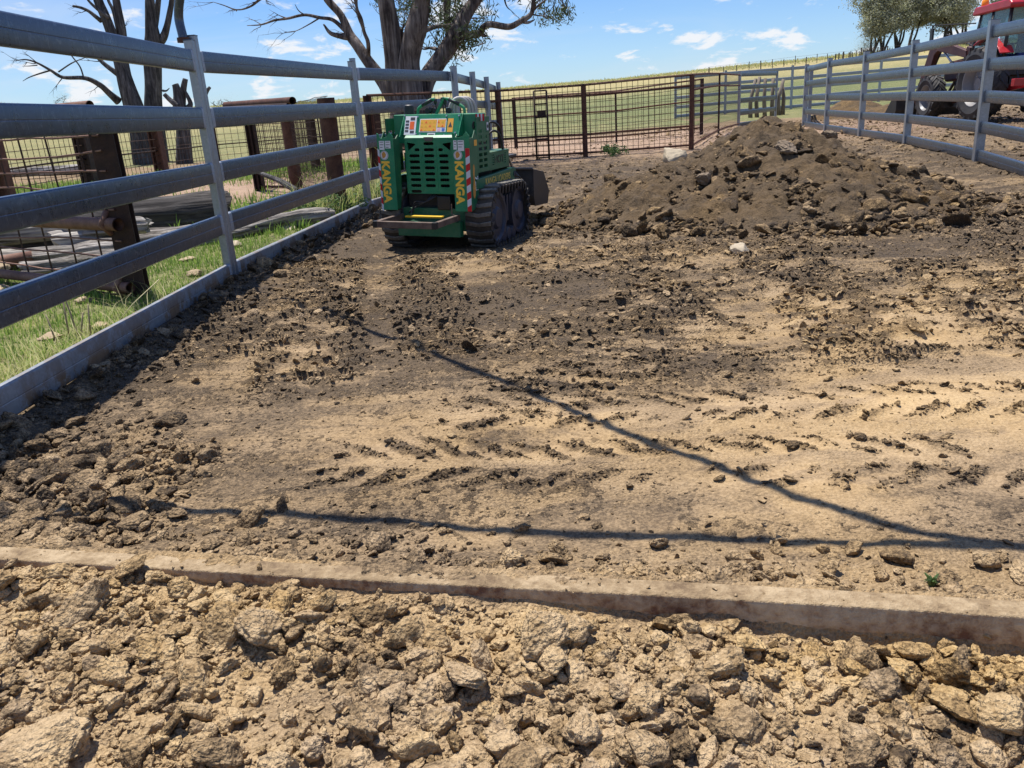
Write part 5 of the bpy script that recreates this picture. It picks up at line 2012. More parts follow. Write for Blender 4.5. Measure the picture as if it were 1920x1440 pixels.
# ------------------------------------------------------------------ trees: limbs as (x, y, z, radius)
GUM = [
    [(-2.01, 19.0, 0.47, 0.528), (-1.95, 19.0, 1.04, 0.464), (-1.88, 19.0, 1.44, 0.416), (-1.85, 19.0, 1.64, 0.32)],
    [(-2.03, 19.0, 1.28, 0.272), (-2.12, 19.0, 1.79, 0.232), (-2.13, 19.0, 2.34, 0.192), (-2.13, 19.0, 2.98, 0.2), (-2.16, 19.0, 3.51, 0.184), (-2.18, 19.2, 4.37, 0.16), (-2.04, 19.4, 5.3, 0.12), (-2.19, 19.5, 6.22, 0.09)],
    [(-1.79, 18.8, 1.26, 0.288), (-1.78, 18.8, 1.87, 0.248), (-1.76, 18.8, 2.31, 0.224), (-1.55, 18.7, 2.92, 0.224), (-1.39, 18.7, 3.43, 0.192), (-1.18, 18.5, 4.29, 0.152), (-1.18, 18.4, 5.24, 0.104), (-0.88, 18.4, 6.14, 0.07)],
    [(-1.7, 19.1, 1.26, 0.256), (-1.47, 19.1, 1.84, 0.208), (-1.12, 19.2, 2.29, 0.176), (-0.76, 19.3, 2.71, 0.184), (-0.5, 19.4, 3.14, 0.168), (-0.25, 19.5, 3.46, 0.144), (0.31, 19.8, 4.21, 0.12), (0.66, 20.0, 5.07, 0.08), (1.18, 20.1, 5.78, 0.05)],
    [(-2.13, 19.2, 1.28, 0.224), (-2.44, 19.3, 1.87, 0.152), (-2.74, 19.4, 2.33, 0.12), (-2.97, 19.5, 2.7, 0.104), (-3.13, 19.6, 2.93, 0.096), (-3.28, 19.7, 3.34, 0.08), (-3.55, 19.8, 3.69, 0.085), (-3.87, 20.0, 4.27, 0.06), (-4.07, 20.0, 4.92, 0.03)],
    [(-1.9, 19.5, 2.35, 0.104), (-1.98, 19.5, 2.64, 0.096), (-1.97, 19.5, 2.91, 0.08), (-1.93, 19.5, 2.97, 0.05)],
    [(-3.14, 19.6, 2.88, 0.085), (-3.32, 19.6, 2.91, 0.07), (-3.55, 19.6, 2.99, 0.05), (-3.68, 19.6, 3.18, 0.02)],
    [(-3.19, 19.6, 2.99, 0.05), (-3.47, 19.7, 3.26, 0.045), (-3.78, 19.8, 3.34, 0.04), (-4.16, 20.0, 3.44, 0.035), (-4.57, 20.1, 3.4, 0.03), (-4.9, 20.2, 3.39, 0.025), (-5.24, 20.3, 3.33, 0.018), (-5.6, 20.4, 3.34, 0.008)],
    [(-4.16, 20.0, 3.44, 0.018), (-4.28, 20.0, 3.54, 0.012), (-4.34, 20.0, 3.67, 0.006)],
    [(-3.78, 19.8, 3.34, 0.02), (-4.04, 19.8, 3.22, 0.014), (-4.36, 19.8, 3.1, 0.009), (-4.66, 19.8, 3.07, 0.005)],
    [(-3.51, 19.8, 4.01, 0.05), (-4.19, 19.9, 3.98, 0.04), (-4.95, 20.0, 3.88, 0.03), (-5.37, 20.1, 3.7, 0.022), (-5.71, 20.2, 3.66, 0.016), (-6.0, 20.2, 3.77, 0.012), (-6.22, 20.2, 3.85, 0.006)],
    [(-2.74, 19.4, 2.38, 0.05), (-2.68, 19.2, 2.71, 0.045), (-2.74, 19.2, 2.93, 0.04), (-2.77, 19.2, 3.2, 0.035), (-2.84, 19.2, 3.47, 0.03), (-2.74, 19.2, 3.99, 0.02)],
    [(-2.74, 19.2, 2.93, 0.03), (-2.82, 19.2, 3.26, 0.025), (-2.87, 19.2, 3.58, 0.02), (-2.93, 19.2, 4.0, 0.01)],
    [(-0.57, 19.3, 2.86, 0.096), (-0.45, 19.2, 2.75, 0.08), (-0.21, 19.2, 2.76, 0.09), (-0.13, 19.1, 2.85, 0.075), (0.04, 19.0, 2.9, 0.07), (0.43, 18.9, 2.82, 0.065), (0.68, 18.8, 2.9, 0.06), (0.92, 18.8, 3.03, 0.05), (0.98, 18.7, 3.24, 0.045), (1.06, 18.7, 3.7, 0.035), (1.25, 18.7, 4.09, 0.02)],
    [(0.68, 18.8, 2.9, 0.04), (0.85, 18.8, 2.87, 0.035), (1.0, 18.8, 2.92, 0.012)],
    [(-0.21, 19.2, 2.76, 0.05), (-0.11, 19.2, 2.7, 0.04), (-0.04, 19.2, 2.7, 0.02)],
    [(0.92, 18.8, 3.05, 0.03), (1.16, 18.8, 3.24, 0.02), (1.39, 18.8, 3.33, 0.012), (1.56, 18.8, 3.29, 0.006)],
    [(0.3, 19.8, 4.11, 0.06), (0.39, 19.9, 3.52, 0.02), (0.44, 19.9, 3.33, 0.014), (0.53, 19.9, 3.24, 0.007)],
    [(-0.87, 20.2, 3.8, 0.096), (-0.95, 20.3, 3.26, 0.08), (-0.94, 20.4, 2.81, 0.09), (-1.03, 20.4, 2.35, 0.09)],
    [(-1.46, 18.8, 2.82, 0.06), (-1.2, 19.4, 2.96, 0.05), (-0.92, 19.8, 3.01, 0.035), (-0.65, 20.0, 3.1, 0.02)],
    [(-1.11, 19.3, 2.46, 0.05), (-1.34, 19.6, 2.55, 0.035), (-1.5, 19.7, 2.54, 0.02), (-1.62, 19.8, 2.6, 0.01)],
]
DEAD_A = [
    [(-13.47, 32.0, -0.09, 0.437), (-13.44, 32.0, 1.12, 0.359), (-13.46, 32.0, 1.98, 0.328), (-13.55, 32.0, 2.83, 0.281), (-13.61, 32.0, 3.48, 0.234), (-13.7, 32.0, 4.49, 0.187), (-13.84, 32.0, 5.2, 0.172), (-13.97, 32.0, 5.74, 0.156), (-14.02, 32.0, 6.6, 0.109), (-14.16, 32.0, 7.63, 0.047)],
    [(-13.55, 32.1, 2.84, 0.218), (-13.55, 32.2, 3.76, 0.172), (-13.43, 32.2, 4.66, 0.156), (-13.41, 32.2, 5.46, 0.14), (-13.33, 32.2, 6.25, 0.109), (-12.98, 32.2, 7.26, 0.047)],
    [(-14.0, 32.0, 5.04, 0.078), (-14.1, 31.8, 5.2, 0.07), (-14.26, 31.7, 5.37, 0.055), (-14.47, 31.6, 5.48, 0.047), (-14.68, 31.5, 5.53, 0.039)],
    [(-13.55, 32.2, 4.67, 0.078), (-13.67, 32.4, 5.41, 0.062), (-13.81, 32.5, 5.79, 0.055), (-13.88, 32.6, 6.33, 0.023)],
    [(-13.65, 31.9, 5.1, 0.078), (-14.0, 31.8, 5.46, 0.062), (-14.18, 31.7, 5.72, 0.047), (-14.32, 31.6, 6.14, 0.023)],
    [(-13.99, 32.0, 2.3, 0.156), (-14.13, 31.7, 2.58, 0.117), (-14.26, 31.4, 2.86, 0.094), (-14.6, 31.1, 3.11, 0.078), (-15.24, 30.8, 3.17, 0.055), (-15.51, 30.6, 3.41, 0.047), (-15.81, 30.4, 3.66, 0.035), (-16.1, 30.3, 3.78, 0.027), (-16.41, 30.2, 3.77, 0.012)],
    [(-15.51, 30.6, 3.41, 0.031), (-15.91, 30.6, 3.33, 0.027), (-16.31, 30.6, 3.23, 0.02), (-16.57, 30.6, 3.12, 0.008)],
    [(-15.3, 30.7, 3.35, 0.027), (-14.76, 30.7, 3.61, 0.023), (-14.25, 30.7, 3.76, 0.012)],
    [(-15.83, 30.4, 3.59, 0.023), (-16.11, 30.4, 3.58, 0.016), (-16.35, 30.4, 3.59, 0.008)],
    [(-14.65, 31.1, 3.14, 0.031), (-14.7, 31.1, 3.51, 0.027), (-14.9, 31.1, 3.87, 0.023), (-14.98, 31.1, 4.05, 0.012)],
    [(-13.78, 32.0, 3.22, 0.109), (-14.02, 31.9, 3.45, 0.094), (-14.26, 31.9, 3.7, 0.078), (-14.43, 31.9, 3.98, 0.062), (-14.46, 31.9, 4.34, 0.039)],
]
DEAD_B = [
    [(-13.46, 33.0, -0.16, 0.464), (-13.26, 33.0, 1.08, 0.378), (-13.14, 33.0, 1.96, 0.344), (-12.98, 33.0, 2.82, 0.327), (-12.81, 33.0, 3.76, 0.31), (-12.64, 33.0, 4.41, 0.292), (-12.58, 33.0, 5.05, 0.224), (-12.49, 33.0, 5.77, 0.172), (-12.31, 33.0, 6.83, 0.12), (-12.0, 33.0, 8.02, 0.043)],
    [(-12.61, 33.1, 4.32, 0.215), (-12.32, 33.1, 4.45, 0.146), (-12.08, 33.1, 4.84, 0.12), (-11.85, 33.1, 5.38, 0.112), (-11.72, 33.1, 5.74, 0.103), (-11.47, 33.1, 6.62, 0.077), (-11.09, 33.1, 7.64, 0.026)],
    [(-12.67, 33.2, 4.7, 0.138), (-12.48, 33.3, 5.26, 0.12), (-12.29, 33.3, 5.79, 0.103), (-12.1, 33.3, 6.5, 0.069), (-11.81, 33.3, 7.37, 0.026)],
    [(-12.66, 33.0, 2.61, 0.052), (-12.52, 33.0, 2.6, 0.034), (-12.38, 33.0, 2.69, 0.013)],
]
STUMP = [
    [(-11.26, 30.0, -0.16, 0.288), (-11.03, 30.0, 1.38, 0.202), (-11.02, 30.0, 1.83, 0.216), (-10.99, 30.0, 2.27, 0.158), (-11.01, 30.0, 2.54, 0.122), (-11.04, 30.0, 2.66, 0.108)],
    [(-11.0, 30.1, 1.92, 0.158), (-10.86, 30.1, 2.35, 0.122), (-10.77, 30.1, 2.61, 0.108), (-10.68, 30.1, 2.82, 0.086)],
    [(-10.98, 29.8, 1.92, 0.122), (-11.22, 29.8, 2.14, 0.094), (-11.4, 29.8, 2.35, 0.079)],
    [(-10.8, 30.0, 1.82, 0.101), (-10.63, 30.0, 1.98, 0.079), (-10.68, 30.0, 2.25, 0.058), (-10.72, 30.0, 2.4, 0.036)],
    [(-10.68, 30.1, 1.63, 0.101), (-10.22, 30.1, 2.05, 0.072), (-10.02, 30.1, 2.36, 0.065), (-9.88, 30.1, 2.5, 0.05)],
]

M['gum_bark'] = make_bark('peeling_gum_bark', [(.38, (.018, .014, .013)), (.47, (.062, .048, .043)), (.56, (.145, .118, .104)), (.74, (.36, .31, .275))], (9, 9, .7), .9, .05)
M['dead_bark'] = make_bark('grey_dead_wood', [(.36, (.014, .013, .014)), (.50, (.050, .047, .047)), (.62, (.115, .108, .106)), (.80, (.27, .255, .25))], (12, 12, 1.0), .9, .04)
M['log'] = make_bark('weathered_log', [(.38, (.020, .018, .017)), (.47, (.11, .098, .088)), (.56, (.30, .275, .25)), (.72, (.55, .52, .47))], (1.6, 26, 26), .9, .02)
M['gum_leaf'] = make_leaf('gum_leaves', (.030, .048, .024), (.095, .125, .062), .2)
M['ridge_leaf'] = make_leaf('grey_green_leaves', (.24, .25, .18), (.62, .61, .48), .45)
M['ridge_bark'] = make_bark('dark_gum_bark', [(.3, (.03, .026, .024)), (.6, (.09, .078, .07)), (.85, (.17, .15, .135))], (5, 5, .6), .5, .05)


def limb(mb, pts, n=12, knob=.12, seed=0, sub=6):
    P = curve_pts([p[:3] for p in pts], sub)
    rad = []
    for i in range(len(pts) - 1):
        for k in range(sub):
            rad.append(pts[i][3] + (pts[i + 1][3] - pts[i][3]) * k / sub)
    rad.append(pts[-1][3])
    b = len(mb.v)
    mb.tube(P, rad, n)
    # swell and flute the surface
    for q in range(b, len(mb.v)):
        v = Vector(mb.v[q])
        i = (q - b) // n
        if i >= len(P):
            continue
        c = P[i]
        k = (q - b) % n
        f = 1 + knob * mnoise.noise(Vector((v.x * 1.5 + seed, v.y * 1.5, v.z * .7))) + knob * .9 * mnoise.noise(Vector((k * 1.7 + seed, i * .07, seed)))
        mb.v[q] = tuple(c + (v - c) * f)


def leaf_mesh(name, centers, spread, count, size, mat, droop=.6, seed=0, aspect=.28):
    rg = np.random.default_rng(seed)
    C_ = np.array(centers, float)
    k = rg.integers(0, len(C_), count)
    p = C_[k, :3] + rg.normal(0, 1, (count, 3)) * (C_[k, 3:4] if C_.shape[1] > 3 else spread) * np.array([1, 1, .75])
    d = rg.normal(0, 1, (count, 3))
    d[:, 2] = d[:, 2] * .5 - droop
    d /= np.linalg.norm(d, axis=1, keepdims=True)
    s = np.cross(d, rg.normal(0, 1, (count, 3)))
    s /= np.linalg.norm(s, axis=1, keepdims=True)
    L_ = size * rg.uniform(.6, 1.4, (count, 1))
    w = L_ * aspect * rg.uniform(.7, 1.3, (count, 1))
    v = np.stack([p - d * L_ * .5, p + s * w * .5, p + d * L_ * .5, p - s * w * .5], 1).reshape(-1, 3)
    f = np.arange(count * 4).reshape(-1, 4)
    return np_mesh(name, v, f, mat)


def twigs(mb, ends, rs, n=3, length=.5, depth=2, droop=.15):
    for (p, d, r) in ends:
        for k in range(n):
            dd = (Vector(d) + Vector((rs.gauss(0, .55), rs.gauss(0, .55), rs.gauss(0, .5) - droop))).normalized()
            l = length * rs.uniform(.6, 1.3)
            q = [Vector(p)]
            for i in range(3):
                q.append(q[-1] + dd * l / 3 + Vector((rs.gauss(0, .05), rs.gauss(0, .05), rs.gauss(0, .05))) * l)
            mb.tube(q, [r, r * .75, r * .5, r * .25], 5, False)
            if depth > 1:
                twigs(mb, [(q[2], dd, r * .5), (q[3], dd, r * .3)], rs, 2, length * .55, depth - 1, droop)


def tree_from(name, label, limbs, mat, base, twig=True, seed=1, leaf=None, twig_from=4):
    root = thing(name, label, 'tree', base)
    rs = random.Random(seed)
    for i, L_ in enumerate(limbs):
        mb = MB()
        big = L_[0][3] > .1
        limb(mb, L_, 16 if L_[0][3] > .2 else (10 if big else 6), .16 if big else .05, seed + i)
        mb.build('trunk' if i == 0 else ('stem' if L_[0][3] > .2 else 'branch'), mat, root, True, off=base)
    if twig:
        mb = MB()
        ends = []
        for L_ in limbs[1:]:
            for j in range(2, len(L_)):
                if rs.random() < .55:
                    p = Vector(L_[j][:3])
                    d = (p - Vector(L_[j - 1][:3])).normalized()
                    ends.append((p, d, min(.02, L_[j][3] * .5 + .003)))
        twigs(mb, ends, rs, 2, .45, 2)
        t = mb.build('twigs', mat, root, True, off=base)
        t['kind'] = 'stuff'
    return root


gum = tree_from('gum_tree', 'big old gum tree with several leaning trunks behind the green loader', GUM, M['gum_bark'], (-1.85, 19.0, 0.0), True, 3)
# foliage hung on and between the upper limbs, mostly above the picture
cl = []
rs = random.Random(8)
for (cx_, cz_, rx, rz, n) in [(-1.05, 3.0, .55, .5, 30), (-.75, 2.55, .45, .3, 16), (-.6, 3.4, .5, .4, 22), (-1.5, 3.3, .35, .4, 12), (-2.0, 3.5, .4, .3, 10),
                              (1.45, 3.15, .28, .16, 10), (1.25, 3.6, .5, .3, 14), (-.4, 2.9, .35, .4, 12)]:
    for k in range(n):
        cl.append((cx_ + rs.gauss(0, rx * .6), 19.6 + rs.gauss(.2, .7), cz_ + rs.gauss(0, rz * .6), .12))
for (cx_, cz_, r_) in [(-3.6, 5.3, 1.0), (-2.2, 6.6, 1.2), (-.6, 6.9, 1.3), (.9, 5.6, 1.1), (2.0, 4.9, .8), (-1.6, 5.0, 1.0), (.3, 4.5, .8), (-.8, 8.2, 1.0)]:
    for k in range(34):
        cl.append((cx_ + rs.gauss(0, r_ * .55), 19.3 + rs.gauss(0, 1.2), cz_ + rs.gauss(0, r_ * .45), .16))
me = leaf_mesh('crown', [(a + 1.85, b - 19.0, c, d) for a, b, c, d in cl], .14, 15000, .13, M['gum_leaf'], .9, 4, .2)
link_mesh('crown', me, gum)
mb = MB()
for a, b, c, d in cl[:112]:
    q = Vector((a, b, c))
    mb.tube([q + Vector((0, 0, .25)), q + Vector((rs.gauss(0, .1), rs.gauss(0, .1), .05)), q + Vector((rs.gauss(0, .15), rs.gauss(0, .15), -.18))], [.010, .007, .003], 4, False)
for k in range(60):
    a, b = rs.choice(cl[:112]), rs.choice(cl[:112])
    if (Vector(a[:3]) - Vector(b[:3])).length < 1.1:
        m_ = (Vector(a[:3]) + Vector(b[:3])) / 2 + Vector((rs.gauss(0, .12), 0, rs.gauss(0, .12)))
        mb.tube([a[:3], m_, b[:3]], [.014, .012, .008], 4, False)
tw = mb.build('leaf_twigs', M['gum_bark'], gum, off=gum.location)
tw['kind'] = 'stuff'

tree_from('dead_tree', 'dead grey tree with forked trunk and a long bare branch to the left', DEAD_A, M['dead_bark'], (-13.4, 32.0, gz(-13.4, 32)), True, 21)
tree_from('dead_tree', 'straight dead grey tree that forks into three bare stems', DEAD_B, M['dead_bark'], (-13.0, 33.0, gz(-13, 33)), False, 31)
tree_from('tree_stump', 'broken grey stump with sawn-off antler-like stubs beside the dead trees', STUMP, M['dead_bark'], (-11.0, 30.0, gz(-11, 30)), False, 41)


def ridge_tree(x, y, h, w, label, seed, name='gum_tree', trunk=.22, dens=1.0, group='gum trees on the ridge'):
    rs = random.Random(seed)
    z0 = gz(x, y)
    root = thing(name, label, 'tree', (x, y, z0), group=group)
    mb = MB()
    cl = []
    nst = rs.randint(2, 4)
    for s in range(nst):
        lean = Vector((rs.gauss(0, .22), rs.gauss(0, .22), 1)).normalized()
        p = Vector((0, 0, -.2))
        pts = [(p.x, p.y, p.z, trunk * (1.0 if s == 0 else .75))]
        hh = h * rs.uniform(.72, .95)
        for k in range(1, 6):
            p = p + lean * hh / 5 + Vector((rs.gauss(0, .25), rs.gauss(0, .25), 0))
            pts.append((p.x, p.y, p.z, trunk * (1 - k / 5.6) * (1.0 if s == 0 else .75) + .02))
            if k >= (1 if h < 5 else 2):
                for b in range(4):
                    a = rs.uniform(0, 6.28)
                    l = w * rs.uniform(.4, 1.05) * (1.1 - .10 * k)
                    e = p + Vector((math.cos(a) * l, math.sin(a) * l, l * rs.uniform(.15, .7)))
                    mid = p.lerp(e, .5) + Vector((0, 0, -.1))
                    mb.tube([p, mid, e], [trunk * .32, trunk * .22, .02], 5, False)
                    for c in range(4):
                        cl.append((*(p.lerp(e, rs.uniform(.55, 1.1)) + Vector((rs.gauss(0, .3), rs.gauss(0, .3), rs.gauss(.1, .35)))), rs.uniform(.35, .75)))
        limb(mb, pts, 8, .1, seed + s, 4)
    t = mb.build('trunk', M['ridge_bark'], root, True)
    me = leaf_mesh('crown', cl, .4, int(15000 * dens), min(.28, h * .034), M['ridge_leaf'], .5, seed, .5)
    link_mesh('crown', me, root)
    return root


RIDGE = [(57.8, 9.6, 2.7, 'tall leafy gum at the left end of the tree row on the ridge'),
         (60.4, 11.6, 3.4, 'broad dense gum second from the left in the ridge tree row'),
         (63.4, 11.2, 3.1, 'dense gum third from the left in the ridge tree row'),
         (66.2, 11.8, 2.9, 'tall gum in the middle of the ridge tree row'),
         (69.0, 11.6, 2.9, 'thin-crowned gum left of the tractor loader arm on the ridge'),
         (71.8, 11.2, 2.9, 'open-crowned gum above the tractor loader arm on the ridge'),
         (74.6, 11.6, 2.9, 'gum on the ridge just left of the tractor cab mirror'),
         (77.4, 11.8, 2.9, 'gum on the ridge behind the tractor cab'),
         (82.0, 12.5, 2.8, 'gum on the ridge hidden by the tractor cab roof')]
for k, (x, h, w, lab) in enumerate(RIDGE):
    ridge_tree(x, 133 + (k * 37 % 7) - 3, h, w, lab, 500 + k, dens=(1.0 if k < 5 else .7))
ridge_tree(57.5, 132, 2.2, 1.4, 'low round bush at the left foot of the ridge trees', 590, 'bush', .08, .35, None)
for k, (x, y, h, lab) in enumerate([(-70.0, 139, 2.4, 'tiny lone tree on the dry hill at the far left'), (-68.2, 140, 1.5, 'tiny second tree on the dry hill right of the lone one'),
                                    (-43.5, 141, 1.5, 'tiny tree on the skyline right of the near fence post'), (-45.5, 142, 1.2, 'very small bush on the skyline beside the near fence post')]):
    ridge_tree(x, y, h, h * .45, lab, 700 + k, 'far_tree', .07, .05, None)

# ------------------------------------------------------------------ rusty pens of pipe and weldmesh
def hbeam(mb, x, y, z0, z1, w, rot):
    c, s = math.cos(rot), math.sin(rot)
    prof = [(-.5, -.5), (.5, -.5), (.5, -.36), (.09, -.36), (.09, .36), (.5, .36), (.5, .5), (-.5, .5), (-.5, .36), (-.09, .36), (-.09, -.36), (-.5, -.36)]
    n = len(prof)
    b = len(mb.v)
    for z in (z0, z1):
        for a, q in prof:
            mb.v.append((x + (a * c - q * s) * w, y + (a * s + q * c) * w, z))
    for k in range(n):
        k2 = (k + 1) % n
        mb.f.append((b + k, b + k2, b + n + k2, b + n + k))
    mb.f.append(tuple(b + k for k in reversed(range(n))))
    mb.f.append(tuple(b + n + k for k in range(n)))


def pipe_pen(name, label, pts, top, pipes, posts=None, mesh=.12, mesh_z=(.05, None), pr=.03, post='h', pw=.10, mat=None, wr=.0042, pmat=None, hor=None, wob=.0, cat='fence'):
    """pts plan line; top: height above ground at each point; pipes: fractions of height; posts: kinds per point"""
    mat = mat or M['rust']
    pmat = pmat or mat
    x0, y0 = pts[0]
    root = thing(name, label, cat, (x0, y0, gz(x0, y0)))
    off = root.location[:]
    for i, (x, y) in enumerate(pts):
        kd = posts[i] if posts else post
        if kd is None:
            continue
        g0 = gz(x, y)
        mb = MB()
        if kd == 'h':
            j = min(i, len(pts) - 2)
            hbeam(mb, x, y, g0 - .1, g0 + top[i] + .02, pw, math.atan2(pts[j + 1][1] - pts[j][1], pts[j + 1][0] - pts[j][0]))
            mb.build('post', M['rust_dark'] if i % 2 == 0 else M['rust'], root, off=off)
        elif kd == 'p':
            mb.tube([(x, y, g0 - .1), (x, y, g0 + top[i] - .02)], pw, 18)
            mb.build('post', M['rust'], root, True, off=off, autosm=40)
        else:
            mb.tube([(x, y, g0 - .1), (x, y, g0 + top[i])], .03, 10)
            mb.build('post', M['rust_dark'], root, True, off=off, autosm=40)
    for i in range(len(pts) - 1):
        a, b = Vector((*pts[i], gz(*pts[i]))), Vector((*pts[i + 1], gz(*pts[i + 1])))
        d = Vector((b.x - a.x, b.y - a.y, 0)).normalized()
        nn = Vector((-d.y, d.x, 0)) * .0
        for fr in pipes:
            p0, p1 = a.copy(), b.copy()
            p0.z += top[i] * fr
            p1.z += top[i + 1] * fr
            m_ = (p0 + p1) / 2 + Vector((0, 0, random.uniform(-.012, .012)))
            MB().tube([p0, m_, p1], pr, 10).build('pipe_rail', pmat, root, True, off=off, autosm=40)
        if mesh:
            mb = MB()
            L_ = (b - a).length
            n = max(2, int(L_ / mesh))
            lo = mesh_z[0]
            for k in range(1, n):
                f = k / n
                q = a.lerp(b, f) + Vector((d.y, -d.x, 0)) * .02
                t_ = top[i] + (top[i + 1] - top[i]) * f
                hi = t_ if mesh_z[1] is None else mesh_z[1]
                w1 = random.gauss(0, wob)
                mb.tube([q + Vector((0, 0, lo)), q + d * w1 + Vector((0, 0, (lo + hi) / 2)), q + Vector((0, 0, hi))], wr, 4, False)
            hh = hor or mesh * 1.25
            m2 = max(2, int((top[i] - lo) / hh))
            for k in range(m2 + 1):
                f = k / m2
                za = lo + (top[i] - lo) * f
                zb = lo + (top[i + 1] - lo) * f
                s_ = Vector((d.y, -d.x, 0)) * (.02 + wr)
                P = []
                for q in range(9):
                    u = q / 8
                    P.append(a.lerp(b, u) + s_ + Vector((0, 0, za + (zb - za) * u + random.gauss(0, wob))))
                mb.tube(P, wr, 4, False)
            w = mb.build('wire_mesh', M['wire'], root, off=off)
            w['kind'] = 'stuff'
    return root


# pen across the back
pipe_pen('mesh_fence', 'rusty pipe and wire mesh fence across the back of the pen', [(-2.35, 15.9), (.10, 18.9), (2.02, 19.0), (4.45, 19.0)], [1.50, 1.52, 1.55, 1.60],
         [1.0, .86, .32, .06], ['r', 'p', 'p', 'p'], .12, pr=.026, pw=.058, hor=.12, wr=.0055)
pipe_pen('mesh_fence', 'second rusty mesh fence standing behind the first at the back', [(.6, 25.5), (3.6, 25.0), (6.0, 24.4)], [1.45, 1.45, 1.5], [1.0, .62, .12], ['h', 'r', 'h'], .18, pr=.024, pw=.10, hor=.18, wr=.006)
pipe_pen('mesh_fence', 'mesh fence running from the tall rusty post to the open gate', [(4.45, 19.0), (6.4, 24.0), (8.2, 28.2)], [1.60, 1.60, 1.62], [1.0, .80, .05], [None, 'r', None], .2, pr=.024, hor=.2)
# a small pedestrian gate with a plate in the back fence
gt = thing('pen_gate', 'narrow pipe gate with a square plate in the back mesh fence', 'gate', (1.05, 18.86, gz(1.05, 18.86)))
for xx in (.90, 1.18):
    MB().tube([(xx - 1.05, 0, .0), (xx - 1.05, 0, 1.48)], .022, 8).build('gate_stile', M['rust_dark'], gt, True)
for zz in (.05, .45, .92, 1.2, 1.48):
    MB().tube([(-.15, 0, zz), (.13, 0, zz)], .016, 8).build('gate_rail', M['rust_dark'], gt, True)
MB().box((0, -.03, 1.0), (.20, .015, .13)).build('latch_plate', M['rust_dark'], gt, bevel=.004)

# pens to the left
pipe_pen('mesh_fence', 'long rusty mesh fence between the left yard and the green paddock', [(-9.2, 11.0), (-9.25, 15.5), (-9.5, 19.4), (-9.5, 23.6), (-9.3, 27.5), (-7.2, 29.5), (-4.2, 30.0), (-1.2, 30.2)], [1.35] * 8,
         [1.0, .45], ['h', 'h', 'h', 'h', 'h', 'r', 'h', 'r'], .24, pr=.02, pw=.30, hor=.2, wr=.007, pmat=M['rust_dark'])
pipe_pen('mesh_fence', 'rusty race fence of thick pipe posts and mesh behind the second bay', [(-2.03, 10.35), (-3.45, 14.1), (-4.25, 14.7)], [1.40, 1.42, 1.50], [.05], ['p', 'p', 'h'], .10, pr=.02, pw=.105, hor=.09, wob=.006, wr=.004)
pipe_pen('mesh_fence', 'rusty mesh fence leading back behind the thick pipe posts', [(-4.25, 14.7), (-4.4, 20.2), (-2.9, 19.2), (-2.35, 15.9)], [1.50, 1.45, 1.45, 1.48], [1.0], ['h', 'h', 'r', 'h'], .13, pr=.02, pw=.16, hor=.12, wr=.0045, wob=.004)
pr_ = thing('rusty_pipe', 'thick rusty pipe lying along the top of the pipe post race', 'pipe', (-2.2, 10.3, 1.38))
pp0, pp1 = Vector((-2.42, 10.3, 1.40)), Vector((-4.02, 12.8, 1.46))
for k, (dz, dx) in enumerate(((0, 0), (-.05, -.07))):
    mb = MB()
    a, b = pp0 + Vector((dx, .06 * k, dz)), pp1 + Vector((dx * 2, .1 * k, dz))
    d = (b - a).normalized()
    mb.tube([a, b], .045 - .012 * k, 14, False)
    mb.tube([a - d * .0001, a + d * .25], .035 - .012 * k, 14, False)
    mb.build('pipe', M['rust'] if k == 0 else M['rust_dark'], pr_, True, off=pr_.location)

# near left panel: H post, pipes and bent wires just behind the rails
np_ = thing('wire_fence', 'near rusty panel of heavy post, pipes and bent wires behind the left rails', 'fence', (-2.67, 5.77, gz(-2.67, 5.77)))
o3 = np_.location[:]
g0 = gz(-2.67, 5.77)
mb = MB()
hbeam(mb, -2.67, 5.77, g0 - .1, 1.30, .15, .2)
mb.build('post', M['rust_dark'], np_, off=o3)
mb = MB()
hbeam(mb, -4.62, 7.05, gz(-4.62, 7.05) - .1, 1.40, .15, .2)
mb.build('post', M['rust_dark'], np_, off=o3)
dv = (Vector((-4.62, 7.05, 0)) - Vector((-2.67, 5.77, 0))).normalized()
nv = Vector((-dv.y, dv.x, 0))
if nv.y > 0:
    nv = -nv
for z_, r_, e in ((1.325, .028, .10), (.545, .045, .12), (.10, .038, .10)):
    a = Vector((-2.67, 5.77, z_ + g0 * .5)) + nv * .11 - dv * e
    b = Vector((-5.9, 7.9, z_ + .03)) + nv * .11
    mb = MB().tube([a, b], r_, 14, False)
    mb.tube([a, a + dv * .2], r_ * .82, 14, False)
    pz = mb.build('pipe_rail', M['rust_pale'], np_, True, off=o3)
    if z_ < 1:
        MB().tube([Vector((-2.67, 5.77, z_ + g0 * .5 - .07)) + nv * .10, Vector((-2.67, 5.77, z_ + g0 * .5 + .0)) + nv * .165, Vector((-2.67, 5.77, z_ + g0 * .5 + .09)) + nv * .10], .02, 6).build('strap', M['rust_pale'], pz, True, off=o3)
for k, z_ in enumerate((.02, .18, .30, .40, .62, .76, .88, 1.00, 1.12)):
    P = []
    for q in range(13):
        u = q / 12
        p = Vector((-2.60, 5.72, z_ + g0)) + dv * (3.4 * u) + nv * (.085)
        p.z += .018 * math.sin(u * 9 + k * 2.1) * (1 if k % 2 else .4) + random.gauss(0, .004)
        P.append(p)
    MB().tube(P, .0075, 5, False).build('wire', M['rust_pale'], np_, off=o3)
for k in range(9):
    p = Vector((-2.67, 5.77, g0)) + dv * (.22 + .36 * k) + nv * .078
    MB().tube([p, p + Vector((random.gauss(0, .015), 0, .6)), p + Vector((random.gauss(0, .02), 0, 1.30))], .007, 5, False).build('wire', M['wire'], np_, off=o3)
# second rusty post with bracket a little further left
tpz = gz(-3.9, 9.6)

